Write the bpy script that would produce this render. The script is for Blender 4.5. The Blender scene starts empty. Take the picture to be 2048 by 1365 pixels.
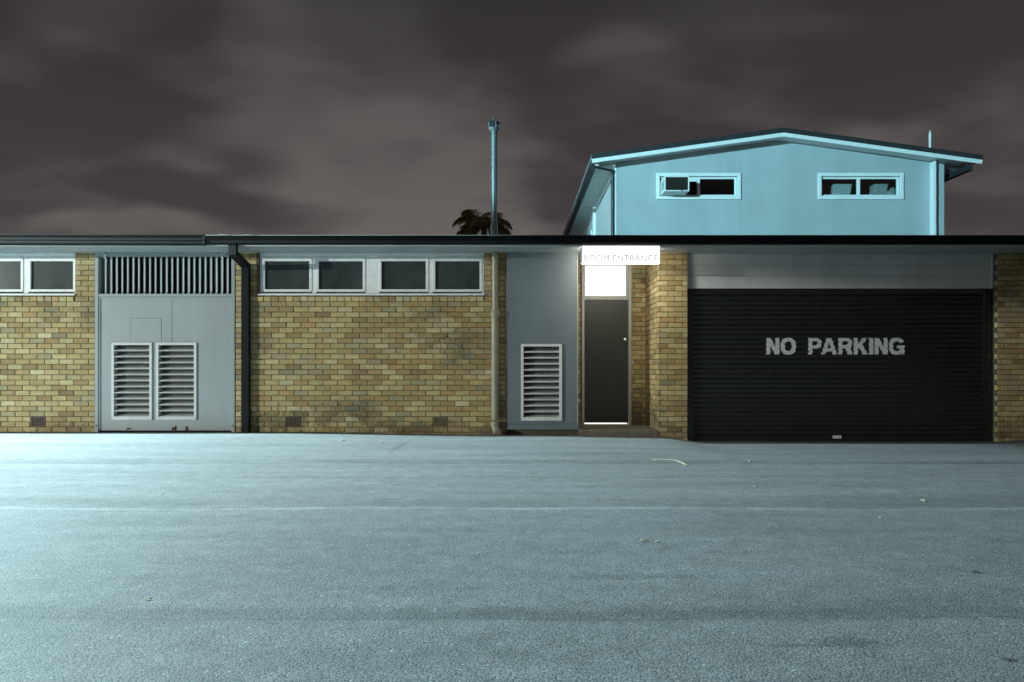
import bpy, bmesh, math, random
from mathutils import Vector, Matrix, noise as mnoise
R = math.radians
random.seed(7)
scene = bpy.context.scene

# ------------------------------------------------------------------ camera, sky, lamps, exposure
F = 1422.0            # focal length in photo pixels (2048 wide), about 25 mm
VX, VY = 1028.0, 738.0
EYE = 1.025
W = 11.66             # distance of the brick wall face from the camera
cam_d = bpy.data.cameras.new("camera")
cam_d.sensor_width = 36.0
cam_d.lens = F / 2048 * 36.0
cam_d.shift_x = -(VX - 1024) / 2048
cam_d.shift_y = (VY - 682.5) / 2048
cam_d.clip_start = 0.05
cam_d.clip_end = 2000
cam = bpy.data.objects.new("camera", cam_d)
scene.collection.objects.link(cam)
cam.location = (0, 0, EYE)
cam.rotation_euler = (R(90), 0, 0)
scene.camera = cam

scene.view_settings.view_transform = 'Standard'
scene.view_settings.look = 'None'
scene.view_settings.exposure = 0.0
scene.view_settings.gamma = 1.0
scene.view_settings.use_curve_mapping = False
scene.cycles.use_denoising = True
scene.cycles.max_bounces = 8
scene.cycles.sample_clamp_indirect = 6.0

world = bpy.data.worlds.new("World")
scene.world = world
world.use_nodes = True
def build_sky():
    nt = world.node_tree
    nt.nodes.clear()
    N, L = nt.nodes.new, nt.links.new
    def math_(op, a, b=None, clamp=False):
        n = N("ShaderNodeMath"); n.operation = op; n.use_clamp = clamp
        for i, v in enumerate((a, b)):
            if v is None: continue
            if isinstance(v, (int, float)): n.inputs[i].default_value = v
            else: L(v, n.inputs[i])
        return n.outputs[0]
    tc = N("ShaderNodeTexCoord")
    sep = N("ShaderNodeSeparateXYZ"); L(tc.outputs["Generated"], sep.inputs[0])
    z = math_('MAXIMUM', sep.outputs[2], 0.0)
    zz = math_('ADD', z, 0.22)
    px = math_('DIVIDE', sep.outputs[0], zz)
    py = math_('DIVIDE', sep.outputs[1], zz)
    comb = N("ShaderNodeCombineXYZ"); L(px, comb.inputs[0]); L(py, comb.inputs[1])
    def cloud(scale, detail, off, sx=1.0):
        mp = N("ShaderNodeMapping"); L(comb.outputs[0], mp.inputs[0])
        mp.inputs["Location"].default_value = off
        mp.inputs["Scale"].default_value = (sx, 0.95, 1)
        n = N("ShaderNodeTexNoise"); n.noise_dimensions = '2D'
        n.inputs["Scale"].default_value = scale
        n.inputs["Detail"].default_value = detail
        n.inputs["Roughness"].default_value = 0.42
        n.inputs["Distortion"].default_value = 0.15
        L(mp.outputs[0], n.inputs["Vector"])
        return n.outputs[0]
    c1 = cloud(0.8, 1.5, (3.3, 1.7, 0))
    c2 = cloud(2.0, 1.5, (8.1, 4.2, 0), 0.85)
    c3 = cloud(4.6, 2.0, (1.1, 7.7, 0), 0.7)
    mix = math_('ADD', math_('MULTIPLY', c1, 0.38), math_('ADD', math_('MULTIPLY', c2, 0.38), math_('MULTIPLY', c3, 0.24)))
    r = N("ShaderNodeMapRange"); r.interpolation_type = 'SMOOTHSTEP'
    r.inputs["From Min"].default_value = 0.395; r.inputs["From Max"].default_value = 0.595
    L(mix, r.inputs["Value"])
    cm = N("ShaderNodeMix"); cm.data_type = 'RGBA'
    cm.inputs["A"].default_value = (0.048, 0.0415, 0.044, 1)
    cm.inputs["B"].default_value = (0.116, 0.104, 0.099, 1)
    L(r.outputs[0], cm.inputs["Factor"])
    # town glow under the cloud deck, strongest low over the horizon
    g = N("ShaderNodeMapRange")
    g.inputs["From Min"].default_value = 0.10; g.inputs["From Max"].default_value = 0.50
    g.inputs["To Min"].default_value = 1.28; g.inputs["To Max"].default_value = 0.66
    L(z, g.inputs["Value"])
    glow = N("ShaderNodeMix"); glow.data_type = 'RGBA'
    glow.inputs["A"].default_value = (1.06, 1.0, 0.95, 1)
    glow.inputs["B"].default_value = (0.97, 1.0, 1.03, 1)
    L(math_('MULTIPLY', z, 2.2, True), glow.inputs["Factor"])
    mu = N("ShaderNodeMix"); mu.data_type = 'RGBA'; mu.blend_type = 'MULTIPLY'
    mu.inputs["Factor"].default_value = 1
    L(cm.outputs["Result"], mu.inputs["A"]); L(glow.outputs["Result"], mu.inputs["B"])
    bg = N("ShaderNodeBackground"); L(mu.outputs["Result"], bg.inputs[0]); L(g.outputs[0], bg.inputs[1])
    out = N("ShaderNodeOutputWorld"); L(bg.outputs[0], out.inputs[0])
build_sky()

def lamp(name, kind, loc, power, color, radius=0.15, target=None, cone=None, blend=0.3):
    d = bpy.data.lights.new(name, kind)
    d.energy = power; d.color = color; d.shadow_soft_size = radius
    if kind == 'SPOT':
        d.spot_size = R(cone); d.spot_blend = blend
    o = bpy.data.objects.new(name, d)
    scene.collection.objects.link(o)
    o.location = loc
    if target is not None:
        o.rotation_euler = (Vector(target) - Vector(loc)).to_track_quat('-Z', 'Y').to_euler()
    return o
POLE = (-26.0, -3.0)
FLOOD = (-17.0, -11.0)
YARD = (-11.6, 10.1)
# the car park lamp whose pool of light lies on the asphalt, a shielded head out of the frame on the left
lamp("yard_lamp_light", 'SPOT', (YARD[0], YARD[1], 7.9), 32500, (0.62, 0.94, 0.99), 0.12, (YARD[0], YARD[1], 0), 136, 0.03)
# two poles on the street side behind the camera, on the left: a white head and a mercury flood turned on the upper house
ph_ = lamp("pole_head_light", 'SPOT', (POLE[0], POLE[1], 4.6), 22000, (0.92, 1.0, 0.92), 0.15, (-1.8, 12.1, 0.52), 33, 0.25)
ph_.scale = (1.0, 0.31, 1.0)
fl_ = lamp("flood_light", 'SPOT', (FLOOD[0], FLOOD[1], 7.0), 62000, (0.38, 0.86, 1.0), 0.10, (5.6, 16, 6.0), 21, 0.35)
fl_.scale = (1.0, 0.52, 1.0)

# ------------------------------------------------------------------ helpers
COL = scene.collection
def wx(px, d=W): return (px - VX) / F * d
def wz(py, d=W): return EYE + (VY - py) / F * d

class MB:
    """collects vertices and faces of one mesh"""
    def __init__(s): s.v, s.f, s.smooth = [], [], False
    def quad(s, a, b, c, d):
        n = len(s.v); s.v += [tuple(a), tuple(b), tuple(c), tuple(d)]; s.f.append((n, n+1, n+2, n+3)); return s
    def poly(s, pts):
        n = len(s.v); s.v += [tuple(p) for p in pts]; s.f.append(tuple(range(n, n+len(pts)))); return s
    def box(s, x0, x1, y0, y1, z0, z1):
        n = len(s.v)
        s.v += [(x0,y0,z0),(x1,y0,z0),(x1,y1,z0),(x0,y1,z0),(x0,y0,z1),(x1,y0,z1),(x1,y1,z1),(x0,y1,z1)]
        s.f += [(n,n+3,n+2,n+1),(n+4,n+5,n+6,n+7),(n,n+1,n+5,n+4),(n+1,n+2,n+6,n+5),(n+2,n+3,n+7,n+6),(n+3,n,n+4,n+7)]
        return s
    def prism(s, pts, ax, a0, a1):
        """extrude a 2D outline along an axis; pts are the two other coordinates in order"""
        def p(u, v, t):
            return {0: (t, u, v), 1: (u, t, v), 2: (u, v, t)}[ax]
        n, k = len(s.v), len(pts)
        s.v += [p(u, v, a0) for u, v in pts] + [p(u, v, a1) for u, v in pts]
        s.f.append(tuple(range(n, n+k))); s.f.append(tuple(range(n+2*k-1, n+k-1, -1)))
        for i in range(k):
            j = (i+1) % k
            s.f.append((n+i, n+k+i, n+k+j, n+j))
        return s
    def tube(s, path, rad, seg=16, caps=True):
        """tube along a path; rad may be a list"""
        P = [Vector(p) for p in path]; n0 = len(s.v)
        rr = rad if isinstance(rad, (list, tuple)) else [rad]*len(P)
        up = None
        for i, p in enumerate(P):
            t = ((P[i]-P[i-1]).normalized() if i else Vector()) + ((P[i+1]-P[i]).normalized() if i < len(P)-1 else Vector())
            t.normalize()
            if up is None:
                up = Vector((0, 1, 0)) if abs(t.y) < 0.9 else Vector((1, 0, 0))
            a = t.cross(up).normalized(); b = t.cross(a).normalized()
            for k in range(seg):
                w = 2*math.pi*k/seg
                s.v.append(tuple(p + (a*math.cos(w) + b*math.sin(w))*rr[i]))
        for i in range(len(P)-1):
            for k in range(seg):
                a0 = n0+i*seg+k; a1 = n0+i*seg+(k+1) % seg
                s.f.append((a0, a1, a1+seg, a0+seg))
        if caps:
            s.f.append(tuple(n0+k for k in range(seg))[::-1])
            e = n0+(len(P)-1)*seg
            s.f.append(tuple(e+k for k in range(seg)))
        return s
    def build(s, name, material, parent=None, smooth=None, bevel=0):
        me = bpy.data.meshes.new(name)
        me.from_pydata(s.v, [], s.f)
        bm = bmesh.new(); bm.from_mesh(me)
        bmesh.ops.recalc_face_normals(bm, faces=bm.faces)
        bm.to_mesh(me); bm.free()
        if smooth is not None:
            me.shade_smooth()
            me.set_sharp_from_angle(angle=R(smooth))
        o = bpy.data.objects.new(name, me)
        me.materials.append(material)
        COL.objects.link(o)
        if bevel:
            m = o.modifiers.new("bevel", 'BEVEL'); m.width = bevel; m.segments = 1; m.limit_method = 'ANGLE'
        attach(o, parent)
        return o
def origin(p):
    v = Vector()
    while p is not None:
        v += p.location; p = p.parent
    return v
def attach(o, parent):
    if parent is not None:
        o.parent = parent
        o.location = o.location - origin(parent)
def tag(o, label, cat, group=None, kind=None):
    if label: o["label"] = label
    if cat: o["category"] = cat
    if group: o["group"] = group
    if kind: o["kind"] = kind
    return o
def thing(name, loc, label, cat, group=None):
    o = bpy.data.objects.new(name, None); COL.objects.link(o); o.location = loc
    o.empty_display_size = 0.1
    return tag(o, label, cat, group)

# ------------------------------------------------------------------ materials
def nodes_of(name):
    m = bpy.data.materials.new(name); m.use_nodes = True
    nt = m.node_tree
    b = nt.nodes["Principled BSDF"]
    return m, nt, b
def add_noise(nt, scale, detail=3, rough=0.55, vec=None):
    n = nt.nodes.new("ShaderNodeTexNoise")
    n.inputs["Scale"].default_value = scale; n.inputs["Detail"].default_value = detail; n.inputs["Roughness"].default_value = rough
    if vec is not None: nt.links.new(vec, n.inputs["Vector"])
    return n
def rng(nt, v, a, b, c, d, smooth=False):
    r = nt.nodes.new("ShaderNodeMapRange")
    if smooth: r.interpolation_type = 'SMOOTHSTEP'
    for k, x in zip(("From Min", "From Max", "To Min", "To Max"), (a, b, c, d)): r.inputs[k].default_value = x
    nt.links.new(v, r.inputs["Value"]); return r.outputs[0]
def mulcol(nt, a, f, blend='MULTIPLY', fac=1.0):
    m = nt.nodes.new("ShaderNodeMix"); m.data_type = 'RGBA'; m.blend_type = blend
    if isinstance(fac, float): m.inputs["Factor"].default_value = fac
    else: nt.links.new(fac, m.inputs["Factor"])
    for k, v in (("A", a), ("B", f)):
        if isinstance(v, tuple): m.inputs[k].default_value = (*v, 1)
        else: nt.links.new(v, m.inputs[k])
    return m.outputs["Result"]
def mth(nt, op, a, b=None, c=None, clamp=False):
    n = nt.nodes.new("ShaderNodeMath"); n.operation = op; n.use_clamp = clamp
    for i, v in enumerate((a, b, c)):
        if v is None: continue
        if isinstance(v, (int, float)): n.inputs[i].default_value = v
        else: nt.links.new(v, n.inputs[i])
    return n.outputs[0]
def mapped(nt, scale, loc=(0, 0, 0)):
    g = nt.nodes.new("ShaderNodeNewGeometry")
    mp = nt.nodes.new("ShaderNodeMapping")
    mp.inputs["Scale"].default_value = scale; mp.inputs["Location"].default_value = loc
    nt.links.new(g.outputs["Position"], mp.inputs[0])
    return mp.outputs[0]
def bump(nt, b, h, strength, dist):
    n = nt.nodes.new("ShaderNodeBump"); n.inputs["Strength"].default_value = strength; n.inputs["Distance"].default_value = dist
    nt.links.new(h, n.inputs["Height"]); nt.links.new(n.outputs[0], b.inputs["Normal"])
def paint(name, col, rough=0.5, var=0.12, scale=3.0, streak=0.0, metal=0.0, bmp=0.0, spec=0.5, rvar=1.0, dirt=0.0, dirtcol=(0.05, 0.045, 0.035)):
    """painted or plain surface with blotches, rain streaks and grime"""
    m, nt, b = nodes_of(name)
    v = mapped(nt, (1, 1, 1))
    n = add_noise(nt, scale, 5, 0.6, v)
    fac = rng(nt, n.outputs[0], 0.3, 0.7, 1-var, 1+var)
    if streak:
        s = add_noise(nt, 1.0, 4, 0.6, mapped(nt, (2.6, 2.6, 0.35), (3, 1, 7)))
        s.inputs["Distortion"].default_value = 0.4
        fac = mth(nt, 'MULTIPLY', fac, rng(nt, s.outputs[0], 0.35, 0.7, 1+streak*0.4, 1-streak))
    cb = nt.nodes.new("ShaderNodeCombineColor")
    for i in range(3): nt.links.new(mth(nt, 'MULTIPLY', fac, col[i]), cb.inputs[i])
    c = cb.outputs[0]
    if dirt:
        d = add_noise(nt, 9.0, 6, 0.7, mapped(nt, (1, 1, 1.6), (5, 2, 1)))
        c = mulcol(nt, c, dirtcol, 'MIX', rng(nt, d.outputs[0], 0.52, 0.75, 0.0, dirt, True))
    nt.links.new(c, b.inputs["Base Color"])
    rn = add_noise(nt, 22, 4, 0.6, v)
    nt.links.new(rng(nt, rn.outputs[0], 0.3, 0.7, max(rough-0.08*rvar, 0.05), min(rough+0.1*rvar, 1)), b.inputs["Roughness"])
    b.inputs["Metallic"].default_value = metal
    b.inputs["Specular IOR Level"].default_value = spec
    if bmp:
        bn = add_noise(nt, 60, 4, 0.6, v)
        bump(nt, b, bn.outputs[0], bmp, 0.002)
    return m
def emit(name, col, strength):
    m, nt, b = nodes_of(name)
    b.inputs["Base Color"].default_value = (0.8, 0.8, 0.8, 1)
    b.inputs["Emission Color"].default_value = (*col, 1)
    b.inputs["Emission Strength"].default_value = strength
    return m

def asphalt_mat():
    m, nt, b = nodes_of("asphalt")
    L = nt.links.new
    pos = mapped(nt, (1, 1, 1))
    sep = nt.nodes.new("ShaderNodeSeparateXYZ"); L(pos, sep.inputs[0])
    X, Y = sep.outputs[0], sep.outputs[1]
    flat = nt.nodes.new("ShaderNodeCombineXYZ"); L(X, flat.inputs[0]); L(Y, flat.inputs[1])
    P = flat.outputs[0]
    def vor(scale, feat='F1'):
        v = nt.nodes.new("ShaderNodeTexVoronoi"); v.voronoi_dimensions = '2D'; v.feature = feat
        v.inputs["Scale"].default_value = scale; L(P, v.inputs["Vector"]); return v
    wob = add_noise(nt, 40, 2, 0.5, P)
    v1 = vor(120)
    sepc = nt.nodes.new("ShaderNodeSeparateColor"); L(v1.outputs["Color"], sepc.inputs[0])
    fine = add_noise(nt, 135, 3, 0.62, P)
    mid = add_noise(nt, 6.5, 6, 0.68, P)
    drag = add_noise(nt, 1.0, 4, 0.6, mapped(nt, (0.42, 2.6, 1), (2, 5, 0)))
    # stones: pale, mid and dark
    a = rng(nt, sepc.outputs[0], 0.0, 1.0, 0.125, 0.205)
    white = rng(nt, sepc.outputs[1], 0.990, 0.994, 0.0, 0.17)
    a = mth(nt, 'ADD', a, white)
    pits = rng(nt, fine.outputs[0], 0.35, 0.455, 0.12, 1.0, True)
    a = mth(nt, 'MULTIPLY', a, pits)
    a = mth(nt, 'MULTIPLY', a, rng(nt, v1.outputs["Distance"], 0.35, 0.75, 1.08, 0.6))
    a = mth(nt, 'MULTIPLY', a, rng(nt, mid.outputs[0], 0.3, 0.7, 0.80, 1.16))
    a = mth(nt, 'MULTIPLY', a, rng(nt, drag.outputs[0], 0.3, 0.7, 0.82, 1.14))
    # joints between the paving passes and the scuffed strips along them
    wav = add_noise(nt, 0.45, 3, 0.5, P)
    off = rng(nt, wav.outputs[0], 0.3, 0.7, -0.05, 0.05)
    yy = mth(nt, 'ADD', Y, off)
    bn = add_noise(nt, 1.0, 4, 0.6, mapped(nt, (1.6, 4, 1), (2, 0, 0)))
    def line(y0, half, soft, depth, breakup=0.4):
        d = mth(nt, 'ABSOLUTE', mth(nt, 'SUBTRACT', yy, y0))
        k = rng(nt, d, half, half+soft, depth, 0.0, True)
        return mth(nt, 'MULTIPLY', k, rng(nt, bn.outputs[0], 0.35, 0.65, 1-breakup, 1.0))
    for y0, half, soft, dep, br in ((7.78, 0.012, 0.05, 0.42, 0.5), (7.95, 0.05, 0.22, 0.20, 0.6), (5.47, 0.05, 0.26, 0.22, 0.5),
                                    (2.965, 0.015, 0.10, 0.26, 0.4), (2.925, 0.003, 0.012, 0.20, 0.3), (6.75, 0.02, 0.1, 0.12, 0.7), (9.6, 0.05, 0.3, 0.12, 0.6)):
        a = mth(nt, 'MULTIPLY', a, mth(nt, 'SUBTRACT', 1.0, line(y0, half, soft, dep, br)))
    a = mth(nt, 'ADD', a, line(5.19, 0.008, 0.026, 0.085, 0.8))  # pale line paints the light caught by the joint's small step
    # oil drops and damp spots
    for sx, sy, rx, ry, dep in ((4.70, 4.86, 0.05, 0.06, .5), (4.85, 4.95, 0.03, 0.10, .45), (4.98, 4.84, 0.045, 0.05, .45), (5.1, 4.9, 0.05, 0.04, .35),
                                (2.33, 3.58, 0.028, 0.03, .6), (1.75, 2.50, 0.028, 0.02, .6), (1.24, 2.66, 0.16, 0.05, .35), (1.05, 2.63, 0.20, 0.02, .25), (-2.0, 8.9, 0.25, 0.04, .3), (-2.6, 8.6, 0.2, 0.03, .3), (-1.55, 9.6, 0.04, 0.9, .3), (3.2, 6.2, 0.5, 0.12, .2), (-3.5, 3.9, 0.35, 0.10, .22), (0.6, 3.5, 0.5, 0.06, .2), (1.2, 8.6, 1.2, 0.5, .16)):
        ex = mth(nt, 'DIVIDE', mth(nt, 'SUBTRACT', X, sx), rx)
        ey = mth(nt, 'DIVIDE', mth(nt, 'SUBTRACT', Y, sy), ry)
        r2 = mth(nt, 'SQRT', mth(nt, 'ADD', mth(nt, 'MULTIPLY', ex, ex), mth(nt, 'MULTIPLY', ey, ey)))
        r2 = mth(nt, 'ADD', r2, rng(nt, wob.outputs[0], 0.3, 0.7, -0.5, 0.5))
        a = mth(nt, 'MULTIPLY', a, rng(nt, r2, 0.5, 1.1, 1-dep, 1.0, True))
    cb = nt.nodes.new("ShaderNodeCombineColor")
    tint = rng(nt, sepc.outputs[2], 0, 1, 0.96, 1.05)
    L(mth(nt, 'MULTIPLY', a, tint), cb.inputs[0]); L(a, cb.inputs[1]); L(mth(nt, 'MULTIPLY', a, 1.02), cb.inputs[2])
    L(cb.outputs[0], b.inputs["Base Color"])
    L(rng(nt, fine.outputs[0], 0.3, 0.7, 0.6, 0.9), b.inputs["Roughness"])
    b.inputs["Specular IOR Level"].default_value = 0.22
    h = mth(nt, 'ADD', mth(nt, 'MULTIPLY', v1.outputs["Distance"], -0.6), mth(nt, 'MULTIPLY', fine.outputs[0], 0.5))
    h = mth(nt, 'ADD', h, mth(nt, 'MULTIPLY', sepc.outputs[2], 0.5))
    bump(nt, b, h, 0.55, 0.004)
    return m

def brick_mat():
    m, nt, b = nodes_of("brick")
    at = nt.nodes.new("ShaderNodeAttribute"); at.attribute_name = "tone"
    v = mapped(nt, (1, 1, 1))
    n = add_noise(nt, 14, 5, 0.65, v)
    wire = add_noise(nt, 1.0, 3, 0.6, mapped(nt, (9, 9, 260)))
    speck = add_noise(nt, 160, 2, 0.5, v)
    f = mth(nt, 'MULTIPLY', rng(nt, n.outputs[0], 0.3, 0.7, 0.84, 1.13), rng(nt, wire.outputs[0], 0.3, 0.7, 0.93, 1.06))
    f = mth(nt, 'MULTIPLY', f, rng(nt, speck.outputs[0], 0.28, 0.36, 0.7, 1.0))
    cb = nt.nodes.new("ShaderNodeCombineColor")
    for i in range(3): nt.links.new(f, cb.inputs[i])
    c = mulcol(nt, at.outputs["Color"], cb.outputs[0])
    # mould and soot blotches
    d = add_noise(nt, 1.0, 6, 0.68, mapped(nt, (0.9, 0.9, 1.3), (4.4, 0, 2.3)))
    c = mulcol(nt, c, (0.05, 0.047, 0.035), 'MIX', rng(nt, d.outputs[0], 0.50, 0.72, 0.0, 0.55, True))
    # mould stains along the wall foot, darker patches by the soil pipe and porch
    g = nt.nodes.new("ShaderNodeNewGeometry"); sp = nt.nodes.new("ShaderNodeSeparateXYZ"); nt.links.new(g.outputs["Position"], sp.inputs[0])
    wn = add_noise(nt, 7, 5, 0.7, v)
    for sx, sz, rx, rz, dep in ((-3.95, 0.10, 0.55, 0.26, .6), (-3.1, 0.26, 0.7, 0.20, .38), (-1.6, 0.04, 1.3, 0.14, .45), (-0.25, 0.4, 0.12, 0.7, .5), (2.2, 0.2, 0.30, 0.45, .6), (8.2, 0.0, 0.8, 0.35, .5), (-7.4, 0.03, 0.8, 0.10, .4)):
        ex = mth(nt, 'DIVIDE', mth(nt, 'SUBTRACT', sp.outputs[0], sx), rx); ez = mth(nt, 'DIVIDE', mth(nt, 'SUBTRACT', sp.outputs[2], sz), rz)
        rr = mth(nt, 'SQRT', mth(nt, 'ADD', mth(nt, 'MULTIPLY', ex, ex), mth(nt, 'MULTIPLY', ez, ez)))
        rr = mth(nt, 'ADD', rr, rng(nt, wn.outputs[0], 0.3, 0.7, -0.7, 0.7))
        c = mulcol(nt, c, (0.07, 0.064, 0.036), 'MIX', rng(nt, rr, 0.3, 1.15, dep, 0.0, True))
    nt.links.new(c, b.inputs["Base Color"])
    b.inputs["Roughness"].default_value = 0.72
    b.inputs["Specular IOR Level"].default_value = 0.35
    bump(nt, b, mth(nt, 'ADD', wire.outputs[0], mth(nt, 'MULTIPLY', n.outputs[0], 1.0)), 0.35, 0.003)
    return m

M = {}
M['asphalt'] = asphalt_mat()
M['brick'] = brick_mat()
M['mortar'] = paint("mortar", (0.085, 0.075, 0.05), 0.9, 0.25, 20, bmp=0.5)
M['grey_panel'] = paint("grey_panel", (0.30, 0.33, 0.34), 0.5, 0.05, 1.2, 0.07, bmp=0.08, dirt=0.10)
M['blue_panel'] = paint("blue_grey_panel", (0.15, 0.178, 0.198), 0.5, 0.06, 1.2, 0.08, bmp=0.08, dirt=0.12)
M['white_frame'] = paint("white_window_paint", (0.80, 0.81, 0.81), 0.45, 0.07, 6, 0.08, dirt=0.16)
M['louvre'] = paint("louvre_paint", (0.62, 0.63, 0.62), 0.45, 0.07, 6, 0.1, dirt=0.12)
M['fin'] = paint("fin_paint", (0.42, 0.46, 0.47), 0.5, 0.08, 5, 0.12, dirt=0.15)
M['dark'] = paint("dark_cavity", (0.012, 0.013, 0.013), 0.9, 0.2, 3)
M['mesh'] = paint("louvre_depth_grey", (0.06, 0.064, 0.064), 0.8, 0.3, 12)  # flat grey standing in for the shade between the louvre blades
M['soffit'] = paint("soffit_sheet", (0.36, 0.38, 0.38), 0.6, 0.06, 1.5, 0.0, dirt=0.15)
M['gutter'] = paint("gutter_steel", (0.006, 0.008, 0.009), 0.6, 0.2, 4, 0.2, spec=0.18)
M['roof'] = paint("roof_steel", (0.36, 0.38, 0.38), 0.45, 0.15, 2, metal=0.3)
M['header'] = paint("header_board", (0.58, 0.58, 0.57), 0.55, 0.06, 1.6, 0.1, dirt=0.12)
M['beige_pipe'] = paint("beige_pipe_paint", (0.30, 0.27, 0.20), 0.4, 0.08, 6, 0.12, dirt=0.15)
M['galv'] = paint("galvanised_steel", (0.15, 0.17, 0.17), 0.36, 0.04, 2, 0.03, metal=0.4, rvar=0.1)
M['terracotta'] = paint("terracotta_vent", (0.085, 0.045, 0.036), 0.7, 0.2, 15, dirt=0.3)
M['terracotta_old'] = paint("ochre_vent", (0.16, 0.125, 0.055), 0.7, 0.2, 15, dirt=0.3)
M['door'] = paint("door_paint", (0.040, 0.042, 0.036), 0.42, 0.10, 3, 0.12)
M['door_frame'] = paint("door_frame_paint", (0.42, 0.42, 0.39), 0.45, 0.06, 8, 0.08, dirt=0.2)
M['roller'] = paint("roller_door_paint", (0.0075, 0.009, 0.0088), 0.34, 0.25, 5, 0.2, spec=0.75)
M['letter'] = paint("white_door_letters", (0.62, 0.63, 0.62), 0.55, 0.16, 25)
M['concrete'] = paint("step_concrete", (0.15, 0.13, 0.10), 0.85, 0.25, 9, bmp=0.5, dirt=0.5)
M['upper_wall'] = paint("upper_wall_paint", (0.41, 0.44, 0.45), 0.55, 0.06, 0.9, 0.07, bmp=0.05, dirt=0.06, dirtcol=(0.2, 0.22, 0.22))
M['upper_trim'] = paint("upper_trim_paint", (0.80, 0.81, 0.80), 0.45, 0.05, 5, 0.06)
M['upper_cap'] = paint("roof_cap_steel", (0.028, 0.032, 0.034), 0.4, 0.2, 6)
M['brown_dark'] = paint("interior_wall", (0.09, 0.075, 0.06), 0.8, 0.2, 3)
M['coil'] = paint("coil_fins", (0.022, 0.017, 0.013), 0.8, 0.3, 30, spec=0.2)
M['chrome'] = paint("door_knob_steel", (0.6, 0.6, 0.58), 0.25, 0.1, 20, metal=1.0)
M['bark'] = paint("palm_bark", (0.12, 0.09, 0.06), 0.9, 0.3, 8, bmp=0.6)
M['litter'] = paint("dry_leaf", (0.42, 0.38, 0.27), 0.7, 0.2, 40)
M['box'] = paint("pale_cardboard", (0.72, 0.74, 0.72), 0.7, 0.08, 6)
M['sign_light'] = emit("sign_tube_light", (1.0, 0.96, 0.80), 14.0)
M['sign_base'] = emit("sign_base_light", (1.0, 0.96, 0.80), 30.0)
M['sign_face'] = emit("sign_face", (1.0, 0.985, 0.94), 1.22)
M['sign_letter'] = emit("sign_letter_film", (1.0, 0.80, 0.58), 0.05)
M['sign_case'] = paint("sign_case", (0.55, 0.55, 0.5), 0.5, 0.1, 8)
M['lit_glass'] = emit("lit_frosted_glass", (0.97, 1.0, 0.97), 2.2)
M['lit_room'] = emit("lit_hallway", (1.0, 0.97, 0.85), 1.6)
def lit_glass_detail():
    m = M['lit_glass']; nt = m.node_tree; b = nt.nodes["Principled BSDF"]
    # frosted pane with wipe smears and dust at the foot
    s = add_noise(nt, 1.0, 4, 0.6, mapped(nt, (4, 4, 16), (1, 0, 0)))
    g = rng(nt, s.outputs[0], 0.35, 0.7, 1.25, 0.72)
    nt.links.new(g, b.inputs["Emission Strength"])
    b.inputs["Roughness"].default_value = 0.3
lit_glass_detail()
def pane_mat():
    m, nt, b = nodes_of("obscured_glass")
    n = add_noise(nt, 2.2, 4, 0.6, mapped(nt, (1, 1, 0.6)))
    c = mulcol(nt, (0.022, 0.032, 0.032), (0.055, 0.068, 0.066), 'MIX', rng(nt, n.outputs[0], 0.3, 0.7, 0, 1))
    nt.links.new(c, b.inputs["Base Color"])
    b.inputs["Roughness"].default_value = 0.22
    return m
M['pane'] = pane_mat()
def clear_glass():
    m, nt, b = nodes_of("clear_glass")
    nt.nodes.remove(b)
    out = nt.nodes["Material Output"]
    t = nt.nodes.new("ShaderNodeBsdfTransparent"); t.inputs[0].default_value = (0.82, 0.86, 0.86, 1)
    g = nt.nodes.new("ShaderNodeBsdfGlossy"); g.inputs["Roughness"].default_value = 0.04
    fr = nt.nodes.new("ShaderNodeFresnel"); fr.inputs[0].default_value = 1.45
    mx = nt.nodes.new("ShaderNodeMixShader")
    nt.links.new(fr.outputs[0], mx.inputs[0]); nt.links.new(t.outputs[0], mx.inputs[1]); nt.links.new(g.outputs[0], mx.inputs[2])
    nt.links.new(mx.outputs[0], out.inputs[0])
    return m
M['glass'] = clear_glass()
def ghost_paint():
    m, nt, b = nodes_of("faded_spray_paint")
    out = nt.nodes["Material Output"]
    b.inputs["Base Color"].default_value = (0.07, 0.045, 0.075, 1); b.inputs["Roughness"].default_value = 0.7
    t = nt.nodes.new("ShaderNodeBsdfTransparent"); mx = nt.nodes.new("ShaderNodeMixShader")
    n = add_noise(nt, 30, 3, 0.6, mapped(nt, (1, 1, 1)))
    nt.links.new(rng(nt, n.outputs[0], 0.35, 0.65, 0.12, 0.62), mx.inputs[0])
    nt.links.new(t.outputs[0], mx.inputs[1]); nt.links.new(b.outputs[0], mx.inputs[2]); nt.links.new(mx.outputs[0], out.inputs[0])
    return m
M['graffiti'] = ghost_paint()
def frond_mat():
    m, nt, b = nodes_of("palm_frond")
    n = add_noise(nt, 3, 3, 0.6, mapped(nt, (1, 1, 1)))
    c = mulcol(nt, (0.06, 0.058, 0.018), (0.17, 0.15, 0.055), 'MIX', rng(nt, n.outputs[0], 0.3, 0.7, 0, 1))
    nt.links.new(c, b.inputs["Base Color"]); b.inputs["Roughness"].default_value = 0.55
    t = nt.nodes.new("ShaderNodeBsdfTranslucent"); t.inputs[0].default_value = (0.55, 0.48, 0.22, 1)
    mx = nt.nodes.new("ShaderNodeMixShader"); mx.inputs[0].default_value = 0.65
    nt.links.new(b.outputs[0], mx.inputs[1]); nt.links.new(t.outputs[0], mx.inputs[2]); nt.links.new(mx.outputs[0], nt.nodes["Material Output"].inputs[0])
    return m
M['frond'] = frond_mat()

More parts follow.
